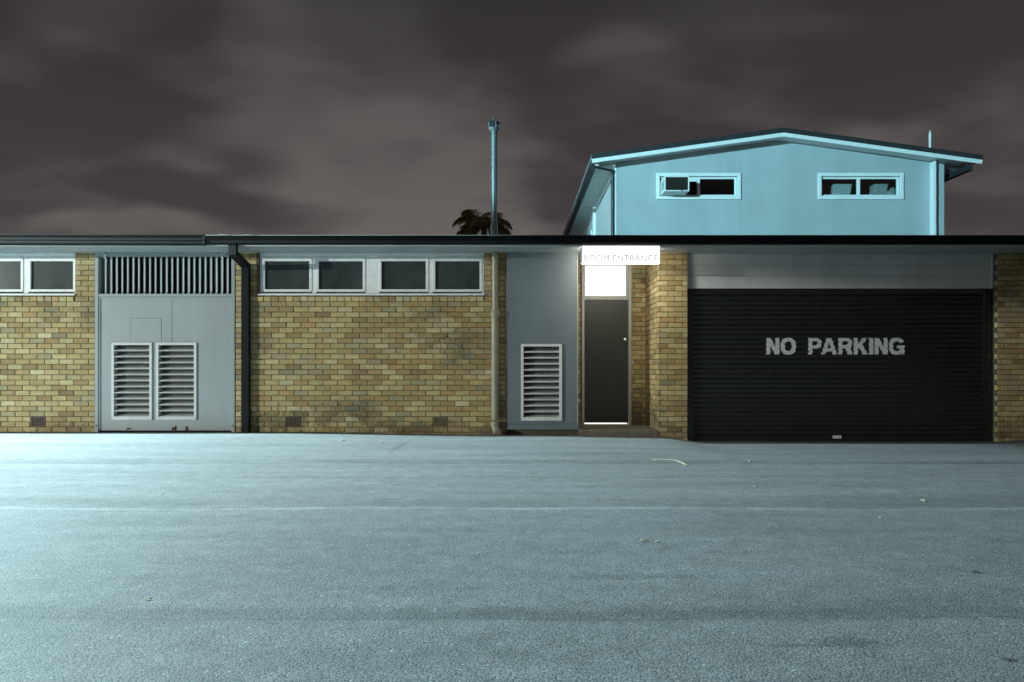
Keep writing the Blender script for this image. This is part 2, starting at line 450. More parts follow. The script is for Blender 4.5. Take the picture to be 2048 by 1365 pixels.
# ------------------------------------------------------------------ ground
def smooth(a, b, x):
    t = min(max((x-a)/(b-a), 0), 1); return t*t*(3-2*t)
def ground_z(x, y):
    z = 0.0
    edge = -0.016 - 0.045*smooth(-4.0, 0.2, x) - 0.032*smooth(0.2, 2.4, x) - 0.090*smooth(2.35, 3.15, x) + 0.048*smooth(7.7, 8.5, x)
    z += edge * smooth(7.2, 11.3, y)
    z += 0.007*mnoise.noise(Vector((x*0.35, y*0.55, 3.1))) * (1-smooth(30, 60, abs(x)+abs(y)))
    z -= 0.006*math.exp(-((y-7.8)/0.14)**2) + 0.005*math.exp(-((y-2.95)/0.06)**2)
    z += 0.008*smooth(5.16, 5.22, y)*(1-smooth(5.3, 5.9, y))
    return z
def make_ground():
    xs = [-600, -300, -150, -80, -45, -30, -22, -18, -15] + [-13+0.25*i for i in range(105)] + [14, 16, 20, 28, 45, 80, 150, 300, 600]
    ys = [-300, -150, -60, -30, -15, -8, -4, -2, -1, 0, 0.6] + [1.2+0.06*i for i in range(76)] + [5.76+0.12*i for i in range(52)] + [12.2, 12.6, 13, 14, 16, 20, 30, 60, 150, 400, 900]
    v = [(x, y, ground_z(x, y)) for y in ys for x in xs]
    n = len(xs)
    f = [(j*n+i, j*n+i+1, (j+1)*n+i+1, (j+1)*n+i) for j in range(len(ys)-1) for i in range(n-1)]
    mb = MB(); mb.v, mb.f = v, f
    g = mb.build("ground", M['asphalt'], smooth=60)
    g["kind"] = "structure"
    g["label"] = "grey asphalt car park with faint joints"
make_ground()

# ------------------------------------------------------------------ low brick building
BL = thing("brick_building", (0, W+1, 0), "long low yellow brick building with dark gutter and black roller door", "building")
SOF = wz(505.5)                       # soffit level
GY = 10.90                            # gutter front
XL, XR = -13.0, 11.5
PITCH_Z, PITCH_X = 10.46/F*W, 29.33/F*W
Z0 = wz(865.0)                        # bed joint of the lowest full course
JT = 0.0095
PH = wx(514.1)                        # horizontal phase of the bond
DEP = 0.06
TONES = [((0.44, 0.36, 0.205), 22), ((0.40, 0.32, 0.17), 24), ((0.48, 0.41, 0.25), 13), ((0.34, 0.26, 0.135), 14), ((0.29, 0.205, 0.105), 9),
         ((0.37, 0.25, 0.12), 6), ((0.34, 0.30, 0.205), 7), ((0.26, 0.24, 0.17), 3), ((0.52, 0.47, 0.33), 4), ((0.225, 0.155, 0.085), 3)]
TW = [w for _, w in TONES]
def pick_tone(rnd):
    c = rnd.choices(TONES, TW)[0][0]
    k = rnd.uniform(0.88, 1.10)
    return tuple(min(x*k*w*rnd.uniform(0.98, 1.02), 0.8) for x, w in zip([q*0.82+m*0.18 for q, m in zip(c, (0.39, 0.315, 0.172))], (1.05, 0.985, 0.84)))
def brick_geom(L, H, rnd, D=DEP):
    """front at y=0 (towards -y), origin at the lower left front corner"""
    c = 0.0045
    j = lambda s=0.0012: rnd.uniform(-s, s)
    pr = rnd.uniform(-0.0022, 0.0018)
    back = [(0, D, 0), (L, D, 0), (L, D, H), (0, D, H)]
    ring = [(j(), c+pr, j()), (L+j(), c+pr, j()), (L+j(), c+pr, H+j()), (j(), c+pr, H+j())]
    cc = c*rnd.uniform(0.7, 1.5)
    ins = [(cc, pr+j(.0006), cc), (L-cc, pr+j(.0006), cc), (L-cc, pr+j(.0006), H-cc), (cc, pr+j(.0006), H-cc)]
    v = back + ring + ins
    f = [(8, 9, 10, 11)]
    for i in range(4):
        k = (i+1) % 4
        f.append((4+i, 4+k, 8+k, 8+i)); f.append((i, k, 4+k, 4+i))
    return v, f
def set_tone(me, cols):
    a = me.attributes.new("tone", 'FLOAT_COLOR', 'POINT')
    a.data.foreach_set("color", [x for c in cols for x in (*c, 1.0)])
BRICKS = []      # (axis, x, y, z, L, H, wall index)
def course_pieces(x0, x1, k):
    """brick extents of course k between x0 and x1 in the running bond"""
    ph = PH + (0.5*PITCH_X if k % 2 else 0)
    i = math.floor((x0-ph)/PITCH_X)
    out = []
    while ph+i*PITCH_X < x1:
        a, b = max(ph+i*PITCH_X+JT/2, x0), min(ph+(i+1)*PITCH_X-JT/2, x1)
        if b-a > 0.025: out.append((a, b-a))
        i += 1
    return out
def kz(k): return Z0 + (24-k)*PITCH_Z      # bottom of course k, k = 0 just under the window sills
def lay(x0, x1, k0, k1, y, wall, holes=()):
    for k in range(k0, k1+1):
        z = kz(k)+JT/2
        for a, L in course_pieces(x0, x1, k):
            b = a+L; skip = False
            for hx0, hx1, hk0, hk1 in holes:
                if hk0 <= k <= hk1 and a < hx1 and b > hx0:
                    if a < hx0-0.03: BRICKS.append((0, a, y, z, hx0-JT-a, PITCH_Z-JT, wall))
                    if b > hx1+0.03: BRICKS.append((0, hx1+JT, y, z, b-hx1-JT, PITCH_Z-JT, wall))
                    skip = True
            if not skip: BRICKS.append((0, a, y, z, L, PITCH_Z-JT, wall))
KTOP = -10                                  # course under the soffit
WINZ = kz(0)+PITCH_Z                        # underside of the brick sills
vents = [(wx(62), wx(90), 'terracotta'), (wx(572), wx(601), 'terracotta'), (wx(866), wx(894), 'terracotta_old')]
holes = [(a, b, 22, 23) for a, b, _ in vents]
wL, wC, wP, wR = range(4)
lay(XL, wx(190), 0, 26, W, wL, holes)
lay(wx(150), wx(190), KTOP, -1, W, wL)
lay(wx(470.5), wx(1012), 0, 26, W, wC, holes)
lay(wx(470.5), wx(513), KTOP, -1, W, wC)
lay(wx(969), wx(1012), KTOP, -1, W, wC)
lay(wx(1316), wx(1375), KTOP, 27, W, wP)
lay(wx(1994), XR, KTOP, 27, W, wR)
YB = W*1.093                                # back of the porch
JX = wx(1316)                               # porch jamb
DX0, DX1 = wx(1163, YB), wx(1262, YB)       # door frame
lay(wx(1157), DX0-0.004, KTOP, 24, YB, wP)
lay(DX1+0.004, JX-0.002, KTOP, 24, YB, wP)
for k in range(KTOP, 27):                   # the jamb, facing the door
    ph = W + 0.006 + (0.12 if k % 2 else 0.0)
    ys = [W+0.006] + [ph+i*PITCH_X for i in range(0 if k % 2 else 1, 6)]
    ys = sorted(set(y for y in ys if y < YB-0.02)) + [YB]
    for a, b in zip(ys, ys[1:]):
        if b-a > 0.03: BRICKS.append((1, JX, a+JT/2, kz(k)+JT/2, b-a-JT, PITCH_Z-JT, wP))
# headers on edge under the windows
def sill(x0, x1, wall):
    n = round((x1-x0)/(14.65/F*W)); p = (x1-x0)/n
    for i in range(n):
        BRICKS.append((2, x0+i*p+JT/2, W-0.012, WINZ+JT/2-0.002, p-JT, PITCH_Z-JT, wall))
sill(wx(513), wx(968), wC)
sill(wx(148)-27*14.65/F*W, wx(148), wL)

def wall_part(boxes):
    mb = MB()
    for b in boxes: mb.box(*b)
    return mb.build("wall", M['mortar'], BL)
rec = 0.0085
zb, zt = -0.6, SOF
walls = [
    wall_part([(XL, wx(190), W+rec, W+0.25, zb, WINZ+PITCH_Z-0.01), (wx(150), wx(190), W+rec, W+0.25, WINZ+PITCH_Z-0.012, zt)]),
    wall_part([(wx(470.5), wx(1012), W+rec, W+0.25, zb, WINZ+PITCH_Z-0.01), (wx(470.5), wx(518), W+rec, W+0.249, WINZ+PITCH_Z-0.012, zt), (wx(968), wx(1012), W+rec, W+0.249, WINZ+PITCH_Z-0.012, zt)]),
    wall_part([(JX+rec, wx(1375)-0.003, W+rec, YB+0.3, zb, zt), (wx(1157), DX0-0.004, YB+rec, YB+0.25, zb, zt), (DX1+0.004, JX+0.02, YB+rec, YB+0.25, zb, zt), (DX0-0.01, DX1+0.01, YB+0.20, YB+0.24, zb, zt)]),
    wall_part([(wx(1994)+0.003, XR, W+rec, YB, zb, zt)]),
]
# the single bricks: the 300 of the middle wall nearest the lens; the rest is one joined part
order = sorted([i for i, b in enumerate(BRICKS) if b[6] == wC and b[0] == 0 and b[4] > 0.2], key=lambda i: (BRICKS[i][1]+0.12)**2*0.9 + (BRICKS[i][3]-EYE)**2)
single = set(order[:300])
rb = random.Random(3)
variants = []
for i in range(30):
    v, f = brick_geom(PITCH_X-JT, PITCH_Z-JT, rb)
    me = bpy.data.meshes.new("brick"); me.from_pydata(v, [], f); me.materials.append(M['brick'])
    set_tone(me, [pick_tone(rb)]*len(v)); variants.append(me)
jv, jf, jc = [], [], []
last = None
for i, (ax, x, y, z, L, H, wl) in enumerate(BRICKS):
    if i in single and abs(L-(PITCH_X-JT)) < 0.004:
        me = rb.choice([m for m in variants if m is not last]); last = me
        o = bpy.data.objects.new("brick", me); COL.objects.link(o)
        o.location = (x, y, z); attach(o, walls[wl])
    else:
        v, f = brick_geom(L, H, rb, DEP if ax != 2 else 0.10)
        t = pick_tone(rb)
        if ax == 2: t = tuple(c*rb.uniform(1.02, 1.22) for c in t)
        n = len(jv)
        if ax == 1: v = [(x+q[1], y+(L-q[0]), z+q[2]) for q in v]
        else: v = [(x+q[0], y+q[1], z+q[2]) for q in v]
        jv += v; jf += [tuple(n+k for k in q) for q in f]; jc += [t]*len(v)
me = bpy.data.meshes.new("brickwork"); me.from_pydata(jv, [], jf); me.materials.append(M['brick']); set_tone(me, jc)
o = bpy.data.objects.new("brickwork", me); COL.objects.link(o); attach(o, BL); o["kind"] = "stuff"; o["label"] = "remaining yellow bricks of the walls and sills"

# terracotta air bricks
for a, b, mt in vents:
    z0, z1 = kz(23)+JT/2, kz(22)+PITCH_Z-JT/2
    mb = MB()
    mb.box(a, b, W+0.03, W+0.06, z0, z1)
    nx, nz = 5, 3
    cw, ch = (b-a-0.03)/nx, (z1-z0-0.03)/nz
    t = 0.006
    for i in range(nx+1):
        xx = a+0.015+i*cw
        mb.box(xx-t, xx+t, W-0.002, W+0.03, z0+0.012, z1-0.012)
    for k in range(nz+1):
        zz = z0+0.015+k*ch
        mb.box(a+0.0155, b-0.0155, W-0.0023, W+0.03, zz-t, zz+t)
    mb.box(a, a+0.014, W-0.003, W+0.03, z0, z1); mb.box(b-0.014, b, W-0.003, W+0.03, z0, z1)
    mb.box(a+0.0145, b-0.0145, W-0.003, W+0.03, z0, z0+0.011); mb.box(a+0.0145, b-0.0145, W-0.003, W+0.03, z1-0.011, z1)
    mb.build("air_vent", M[mt], BL)

# windows
def sash_window(px0, px1, panes, mullions, ytop=505.5, ybot=590):
    """timber window band: outer frame, sashes with panes, wide mullions, metal sill"""
    y0 = W+0.045
    zt_, zb_ = SOF, wz(ybot)
    win = MB()
    d1 = y0+0.10
    win.box(wx(px0), wx(px1), y0, d1, wz(513.7), zt_)                       # head
    win.box(wx(px0), wx(px0+4), y0, d1, zb_+0.03, wz(513.7))
    win.box(wx(px1-4), wx(px1), y0, d1, zb_+0.03, wz(513.7))
    for a, b in mullions: win.box(wx(a), wx(b), y0+0.002, d1, zb_+0.03, wz(513.7))
    root = win.build("window", M['white_frame'], BL, bevel=0.003)
    s = MB(); s.prism([(y0-0.075, zb_-0.012), (y0-0.075, zb_+0.008), (y0+0.002, zb_+0.034), (d1, zb_+0.034), (d1, zb_-0.012)], 0, wx(px0-1), wx(px1+1))
    s.build("sill", M['white_frame'], root)
    for a, b in panes:
        f = MB(); fy0, fy1 = y0-0.008, y0+0.05
        fa, fb = wx(a-5.5), wx(b+5.5); fz0, fz1 = wz(583.5), wz(514)
        pa, pb, pz0, pz1 = wx(a), wx(b), wz(578.5), wz(522)
        f.box(fa, fb, fy0, fy1, pz1, fz1); f.box(fa, fb, fy0, fy1, fz0, pz0)
        f.box(fa, pa, fy0, fy1, pz0, pz1); f.box(pb, fb, fy0, fy1, pz0, pz1)
        fr = f.build("sash", M['white_frame'], root, bevel=0.003)
        g = MB().box(pa-0.004, pb+0.004, y0+0.022, y0+0.028, pz0-0.004, pz1+0.004)
        g.build("pane", M['pane'], root)
    bk = MB().box(wx(px0), wx(px1), d1+0.01, d1+0.03, zb_, zt_); bk.build("backing", M['dark'], root)
sash_window(518, 968, [(528, 617), (636, 724.5), (762, 851), (870, 959)], [(730.2, 757), (622.5, 630.5), (856.5, 864.5)])
sash_window(-420, 149.5, [(58, 143), (-45, 38), (-170, -86), (-272, -190), (-400, -310)], [(43.5, 52.5), (-80.5, -50), (-305, -276), (-185, -175)])

# eaves: soffit, gutter, roof sheet
MB().box(XL-0.3, XR+0.3, GY+0.11, YB+0.3, SOF, SOF+0.018).build("soffit", M['soffit'], BL)
MB().box(XL-0.3, XR+0.3, GY+0.085, GY+0.108, SOF-0.012, SOF+0.16).build("fascia", M['header'], BL)
def gutter(x0, x1, zb_, h, slope=0.0):
    prof = [(0.085, 0), (0.03, 0), (0.006, 0.018), (0.004, 0.05), (0.014, 0.056), (0.014, 0.066), (0.002, 0.074), (0.0, h-0.016), (-0.006, h-0.012), (-0.006, h), (0.004, h), (0.006, 0.02), (0.085, 0.006)]
    mb = MB()
    n = 10
    for i in range(n):
        a, b = x0+(x1-x0)*i/n, x0+(x1-x0)*(i+1)/n
        za, zb2 = zb_+slope*(a-x0), zb_+slope*(b-x0)
        for p, q in zip(prof, prof[1:]):
            mb.quad((a, GY+p[0], za+p[1]), (b, GY+p[0], zb2+p[1]), (b, GY+q[0], zb2+q[1]), (a, GY+q[0], za+q[1]))
    return mb.build("gutter", M['gutter'], BL)
gz = wz(488, GY)
gutter(XL-0.3, wx(407, GY), gz+0.004, 0.157, -0.0022)
gutter(wx(407, GY), XR+0.3, gz-0.002, 0.131)
MB().box(wx(405.5, GY), wx(409.5, GY), GY-0.006, GY+0.04, gz-0.008, gz+0.138).build("gutter_joint", M['gutter'], BL)
def low_roof():
    mb = MB(); n0 = 0
    xs, p = [], 0.076
    n = int((XR-XL+0.6)/(p/4))
    y0, y1 = GY+0.03, 17.0
    z0 = gz+0.128
    for i in range(n+1):
        x = XL-0.3+i*p/4
        h = 0.008*math.cos(2*math.pi*i/4)
        mb.v += [(x, y0, z0+h), (x, y1, z0+h+0.04*(y1-y0))]
    for i in range(n): mb.f.append((2*i, 2*i+2, 2*i+3, 2*i+1))
    return mb.build("roof", M['roof'], BL, smooth=80)
low_roof()
# lapped sheet ends that stick up over the gutter
for a, b, h in ((437, 470, 0.022), (488, 525, 0.018), (300, 402, 0.012)):
    MB().prism([(wx(a, GY), gz+0.115), (wx(b, GY), gz+0.115), (wx(b, GY), gz+0.131), (wx(a, GY), gz+0.131+h)], 1, GY+0.02, GY+0.024).build("roof_flashing", M['roof'], BL)

# dark square downpipe with offset
def square_pipe(path, hw, hd, name, mat, parent):
    mb = MB(); P = [Vector(p) for p in path]
    rings = []
    for i, p in enumerate(P):
        t = ((P[i]-P[i-1]).normalized() if i else Vector()) + ((P[i+1]-P[i]).normalized() if i < len(P)-1 else Vector())
        t.normalize()
        side = Vector((1, 0, 0)); dn = t.cross(side).normalized()
        k = 1.0
        if 0 < i < len(P)-1:
            k = 1/max(0.5, t.dot((P[i+1]-P[i]).normalized()))
        rings.append([p+side*sx*hw+dn*sy*hd*k for sx, sy in ((-1, -1), (1, -1), (1, 1), (-1, 1))])
    n = len(mb.v)
    for r in rings: mb.v += [tuple(q) for q in r]
    for i in range(len(P)-1):
        for k in range(4):
            a = n+i*4+k; b = n+i*4+(k+1) % 4
            mb.f.append((a, b, b+4, a+4))
    mb.f.append((n+3, n+2, n+1, n)); e = n+4*(len(P)-1); mb.f.append((e, e+1, e+2, e+3))
    return mb.build(name, mat, parent, bevel=0.004)
dpx = wx(491.5, W-0.06)
gx = wx(466, GY+0.05)
dp = square_pipe([(gx, GY+0.055, gz+0.03), (gx, GY+0.055, wz(507, GY+0.05)), (dpx, W-0.055, wz(533)), (dpx, W-0.055, -0.02)], 0.062, 0.042, "downpipe", M['gutter'], BL)
for py in (717, 828):
    MB().box(dpx-0.067, dpx+0.075, W-0.105, W-0.012, wz(py)-0.014, wz(py)+0.014).build("bracket", M['gutter'], dp)
MB().tube([(dpx+0.07, W-0.10, wz(716)), (dpx+0.085, W-0.105, wz(716))], 0.014, 8).build("screw", M['gutter'], dp)

# beige soil pipe
ppx = wx(990, W-0.06)
pp = MB().tube([(ppx, W-0.068, SOF), (ppx, W-0.068, wz(628))], 0.051, 20).build("soil_pipe", M['beige_pipe'], BL, smooth=40)
MB().tube([(ppx, W-0.068, wz(626)), (ppx, W-0.068, 0.20)], 0.060, 20).build("lower_pipe", M['beige_pipe'], pp, smooth=40)
MB().tube([(ppx, W-0.068, wz(622)), (ppx, W-0.068, wz(624)), (ppx, W-0.068, wz(632)), (ppx, W-0.068, wz(635))], [0.068, 0.075, 0.075, 0.062], 20).build("socket", M['beige_pipe'], pp, smooth=30)
MB().tube([(ppx, W-0.068, wz(842)), (ppx, W-0.068, wz(843)), (ppx, W-0.068, wz(851)), (ppx, W-0.068, wz(852))], [0.062, 0.073, 0.073, 0.062], 20).build("collar", M['beige_pipe'], pp, smooth=30)
MB().tube([(ppx, W-0.068, 0.12), (ppx, W-0.068, 0.075), (ppx+0.012, W-0.08, 0.035), (ppx+0.035, W-0.12, 0.0), (ppx+0.05, W-0.18, -0.018)], [0.06, 0.062, 0.064, 0.06, 0.056], 18).build("elbow", M['beige_pipe'], pp, smooth=50)

# equipment bay with fins, panel and louvres
def louvre(px0, px1, py0, py1, yf, parent, n=12):
    x0, x1, z0, z1 = wx(px0, yf), wx(px1, yf), wz(py1, yf), wz(py0, yf)
    fw = 0.043
    mb = MB()
    mb.box(x0, x1, yf-0.022, yf+0.012, z1-fw, z1); mb.box(x0, x1, yf-0.022, yf+0.012, z0, z0+fw)
    mb.box(x0, x0+fw, yf-0.022, yf+0.012, z0+fw, z1-fw); mb.box(x1-fw, x1, yf-0.022, yf+0.012, z0+fw, z1-fw)
    root = mb.build("louvre_vent", M['louvre'], parent, bevel=0.003)
    MB().box(x0+fw-.002, x1-fw+.002, yf+0.085, yf+0.09, z0+fw-.002, z1-fw+.002).build("backing", M['mesh'], root)
    cheek = MB()
    for xx in (x0+fw-0.004, x1-fw+0.001): cheek.box(xx, xx+0.003, yf+0.0125, yf+0.085, z0+fw, z1-fw)
    cheek.build("cheek", M['louvre'], root)
    p = (z1-z0-2*fw)/n
    # one blade mesh shared by all
    L = x1-x0-2*fw-0.002
    mb = MB()
    prof = [(-0.016, 0.0), (-0.016, 0.012), (-0.010, 0.013), (0.066, 0.040), (0.068, 0.036), (-0.009, 0.003)]
    mb.prism(prof, 0, 0.001, L)
    first = mb.build("slat", M['louvre'], root)
    for i in range(n):
        o = first if i == 0 else bpy.data.objects.new("slat", first.data)
        if i: COL.objects.link(o); o.parent = root
        o.location = Vector((x0+fw, yf+0.0, z0+fw+i*p)) - origin(root)
        o.rotation_euler = (random.uniform(-.02, .02), 0, random.uniform(-.003, .003))
    return root
def sheet(x0, x1, z0, z1, holes, y0, y1):
    """flat sheet with rectangular openings"""
    xs = sorted({x0, x1, *[min(max(v, x0), x1) for h in holes for v in h[:2]]}); zs = sorted({z0, z1, *[v for h in holes for v in h[2:]]})
    mb = MB()
    for a, b in zip(xs, xs[1:]):
        run = None
        for c, d in zip(zs, zs[1:]):
            m, k = (a+b)/2, (c+d)/2
            hole = any(h[0] < m < h[1] and h[2] < k < h[3] for h in holes)
            if not hole: run = (run[0], d) if run else (c, d)
            if hole and run: mb.box(a, b, y0, y1, *run); run = None
        if run: mb.box(a, b, y0, y1, *run)
    return mb
def hole_of(px0, px1, py0, py1, yf):
    return (wx(px0, yf)+0.03, wx(px1, yf)-0.03, wz(py1, yf)+0.03, wz(py0, yf)-0.03)
def equipment_bay():
    yf = W+0.012
    a, b = wx(190.5), wx(470)
    bay = MB()
    fw = 0.055
    bay.box(a, a+fw, W-0.012, W+0.10, -0.04, SOF); bay.box(b-fw, b, W-0.012, W+0.10, -0.04, SOF)
    bay.box(a+fw, b-fw, W-0.010, W+0.10, wz(513), SOF)
    bay.box(a+fw, b-fw, W-0.010, W+0.20, wz(594), wz(588))
    root = bay.build("equipment_bay", M['grey_panel'], BL, bevel=0.003)
    root["label"] = "grey panelled bay with upright fins over two louvre vents"
    # panel in two sheets with a cover strip
    xj = wx(342)
    z0, z1 = 0.012, wz(594.5)
    vh = [hole_of(224, 305, 685.5, 840, yf), hole_of(313, 394, 685.5, 840, yf)]
    sheet(a+fw+0.002, xj-0.001, z0, z1, vh, yf, yf+0.02).build("panel", M['grey_panel'], root)
    sheet(xj+0.001, b-fw-0.002, z0, z1, vh, yf, yf+0.02).build("panel", M['grey_panel'], root)
    MB().box(xj-0.010, xj+0.010, yf-0.004, yf-0.0005, wz(684), z1-0.03).build("cover_strip", M['grey_panel'], root)
    MB().box(a+fw+0.002, b-fw-0.002, yf+0.12, yf+0.13, -0.05, z1).build("panel_backing", M['dark'], root)
    e = MB()
    e.box(a+fw+0.002, b-fw-0.002, yf-0.012, yf-0.0005, z1-0.026, z1-0.001)
    e.box(a+fw+0.002, a+fw+0.026, yf-0.012, yf-0.0005, z0, z1-0.027); e.box(b-fw-0.026, b-fw-0.002, yf-0.012, yf-0.0005, z0, z1-0.027)
    e.build("edge_trim", M['grey_panel'], root)
    # access hatch with an open joint all round
    hx0, hx1, hz0, hz1 = wx(261), wx(322), wz(684), wz(637)
    MB().box(hx0, hx1, yf-0.0035, yf-0.0008, hz0, hz1).build("hatch", M['grey_panel'], root)
    g = MB(); t = 0.005
    g.box(hx0-t, hx1+t, yf-0.0012, yf-0.0006, hz1+0.0002, hz1+t); g.box(hx0-t, hx0-0.0002, yf-0.0012, yf-0.0006, hz0, hz1); g.box(hx1+0.0002, hx1+t, yf-0.0012, yf-0.0006, hz0, hz1)
    g.build("hatch_joint", M['dark'], root)
    # rust bites along the foot
    rust = paint("rust", (0.06, 0.03, 0.02), 0.9, 0.4, 40)
    for px, w, h in ((256, 8, 3), (346, 5, 6), (373, 4, 8), (351, 3, 9)):
        q = []
        for i in range(9):
            an = 2*math.pi*i/9
            q.append((wx(px)+math.cos(an)*w/122*random.uniform(.5, 1.1), wz(858)+math.sin(an)*h/122*random.uniform(.4, 1.0)))
        MB().prism(q, 1, yf-0.003, yf-0.001).build("rust_patch", rust, root)
    for px in (194, 466):
        MB().tube([(wx(px), W-0.018, wz(852)), (wx(px), W-0.011, wz(852))], 0.012, 8).build("bolt", M['dark'], root)
    # fins
    fz0, fz1 = wz(588)+0.001, wz(513)-0.001
    MB().box(a+fw, b-fw, W+0.32, W+0.33, fz0, SOF).build("screen_backing", M['dark'], root)
    rv = MB(); rv.box(a+fw-0.02, a+fw-0.002, W+0.101, W+0.32, fz0, SOF); rv.box(b-fw+0.002, b-fw+0.02, W+0.101, W+0.32, fz0, SOF); rv.box(a+fw, b-fw, W+0.201, W+0.32, fz0-0.03, fz0-0.01)
    rv.build("reveal", M['grey_panel'], root)
    n = 24
    first = None
    for i in range(n):
        px = 203.5 + i*11.13
        if px > 461: break
        if first is None:
            mb = MB()
            # blade with a rounded nose, its foot corner cut
            hh = fz1-fz0
            pr = [(-0.008, -0.045), (-0.004, -0.050), (0.004, -0.050), (0.008, -0.045), (0.008, 0.05), (-0.008, 0.05)]
            n0 = 0
            for zz, cut in ((0.0, 0.035), (0.035, 0.0), (hh, 0.0)):
                for u, v in pr: mb.v.append((u, v + (cut if v < 0 else 0), zz))
            k = len(pr)
            for r in range(2):
                for c in range(k):
                    d = (c+1) % k
                    mb.f.append((r*k+c, r*k+d, r*k+k+d, r*k+k+c))
            mb.f.append(tuple(range(k))[::-1]); mb.f.append(tuple(2*k+c for c in range(k)))
            first = mb.build("fin", M['fin'], root); o = first
        else:
            o = bpy.data.objects.new("fin", first.data); COL.objects.link(o); o.parent = root
        o.location = Vector((wx(px+4), W+0.055, fz0)) - origin(root)
        o.rotation_euler = (0, 0, R(41+random.uniform(-2.5, 2.5)))
    louvre(224, 305, 685.5, 840, yf, root); louvre(313, 394, 685.5, 840, yf, root)
    for px, dx in ((214, 1), (446, -1)):
        MB().tube([(wx(px-dx*6), W-0.03, SOF), (wx(px), W-0.05, SOF-0.05), (wx(px+dx*1), W-0.05, SOF-0.085), (wx(px-dx*3), W-0.05, SOF-0.095)], 0.009, 8).build("hook", M['white_frame'], root, smooth=60)
equipment_bay()
# louvre() hangs under the bay: keep three levels by moving it and its slats up to the building
def lift_louvres():
    for o in list(COL.objects):
        if o.name.split(".")[0] == "louvre_vent" and o.parent is not BL:
            p = origin(o); o.parent = BL; o.location = p - origin(BL)
lift_louvres()

def side_panel():
    x0, x1 = wx(1013), wx(1155.5)
    yf = W-0.02
    mb = sheet(x0, x1, wz(848), SOF, [hole_of(1042, 1124, 688.5, 842, yf-0.013)], yf, yf+0.02); mb.box(x1-0.02, x1, yf+0.0202, YB+0.2, wz(848), SOF)
    root = mb.build("panel", M['blue_panel'], BL)
    MB().box(x0, x1-0.03, yf+0.13, yf+0.14, -0.3, SOF).build("backing", M['dark'], root)
    root["label"] = "flat blue grey panel between the soil pipe and the door"
    MB().box(x0-0.002, x1+0.012, yf-0.012, YB+0.19, wz(859.5), wz(848.5)).build("plinth", M['blue_panel'], root, bevel=0.003)
    MB().box(x1-0.012, x1+0.001, yf-0.004, yf-0.0005, wz(847), wz(512)).build("corner_bead", M['door_frame'], root)
    MB().box(x0, x1, W+0.02, YB+0.18, -0.3, wz(860)).build("footing", M['mortar'], root)
    louvre(1042, 1124, 688.5, 842, yf-0.013, BL)
side_panel()
# hollow the panel behind its louvre is not needed: the louvre box sits proud of it

def entrance():
    zf = wz(848.5, YB)
    MB().box(wx(1157), JX+0.004, W-0.01, YB+0.02, -0.4, zf-0.012).build("step", M['concrete'], BL, bevel=0.012)
    y0 = YB-0.05
    zh = SOF
    fr = MB(); t = 0.050
    x0, x1 = DX0, DX1
    dz1 = wz(600, y0)
    tz0, tz1 = wz(592, y0), wz(522, y0)
    fr.box(x0, x0+t, y0, YB+0.10, zf-0.02, zh); fr.box(x1-t, x1, y0, YB+0.10, zf-0.02, zh)
    fr.box(x0+t, x1-t, y0, YB+0.10, dz1, dz1+0.035)
    root = fr.build("door_frame", M['door_frame'], BL, bevel=0.004)
    dx0, dx1 = x0+t+0.004, x1-t-0.004
    dr = MB().box(dx0, dx1, YB-0.01, YB+0.03, zf+0.022, dz1-0.004).build("door", M['door'], BL, bevel=0.003)
    dr["label"] = "plain dark door under the lit sign"
    kx, kzz = wx(1250, YB-0.02), wz(680, YB-0.02)
    MB().tube([(kx, YB-0.012, kzz), (kx, YB-0.018, kzz), (kx, YB-0.02, kzz), (kx, YB-0.045, kzz), (kx, YB-0.055, kzz), (kx, YB-0.075, kzz), (kx, YB-0.082, kzz)], [0.036, 0.036, 0.016, 0.014, 0.026, 0.026, 0.014], 16).build("knob", M['chrome'], dr, smooth=40)
    tr = MB()
    tr.box(x0+t, x1-t, y0+0.015, YB+0.06, dz1+0.036, tz0); tr.box(x0+t, x1-t, y0+0.015, YB+0.06, zh-0.06, zh)
    pxa, pxb = wx(1170.5, y0), wx(1252, y0)
    tr.box(x0+t, pxa, y0+0.015, YB+0.06, tz0, zh-0.06); tr.box(pxb, x1-t, y0+0.015, YB+0.06, tz0, zh-0.06)
    tw = tr.build("transom_window", M['door_frame'], BL, bevel=0.003)
    MB().box(pxa-0.003, pxb+0.003, YB+0.01, YB+0.016, tz0-0.003, zh-0.058).build("pane", M['lit_glass'], tw)
    # lit hallway behind, seen through the gap under the door
    MB().box(dx0, dx1, YB+0.14, YB+0.15, zf-0.01, dz1).build("lit_hallway", M['lit_room'], BL)
entrance()

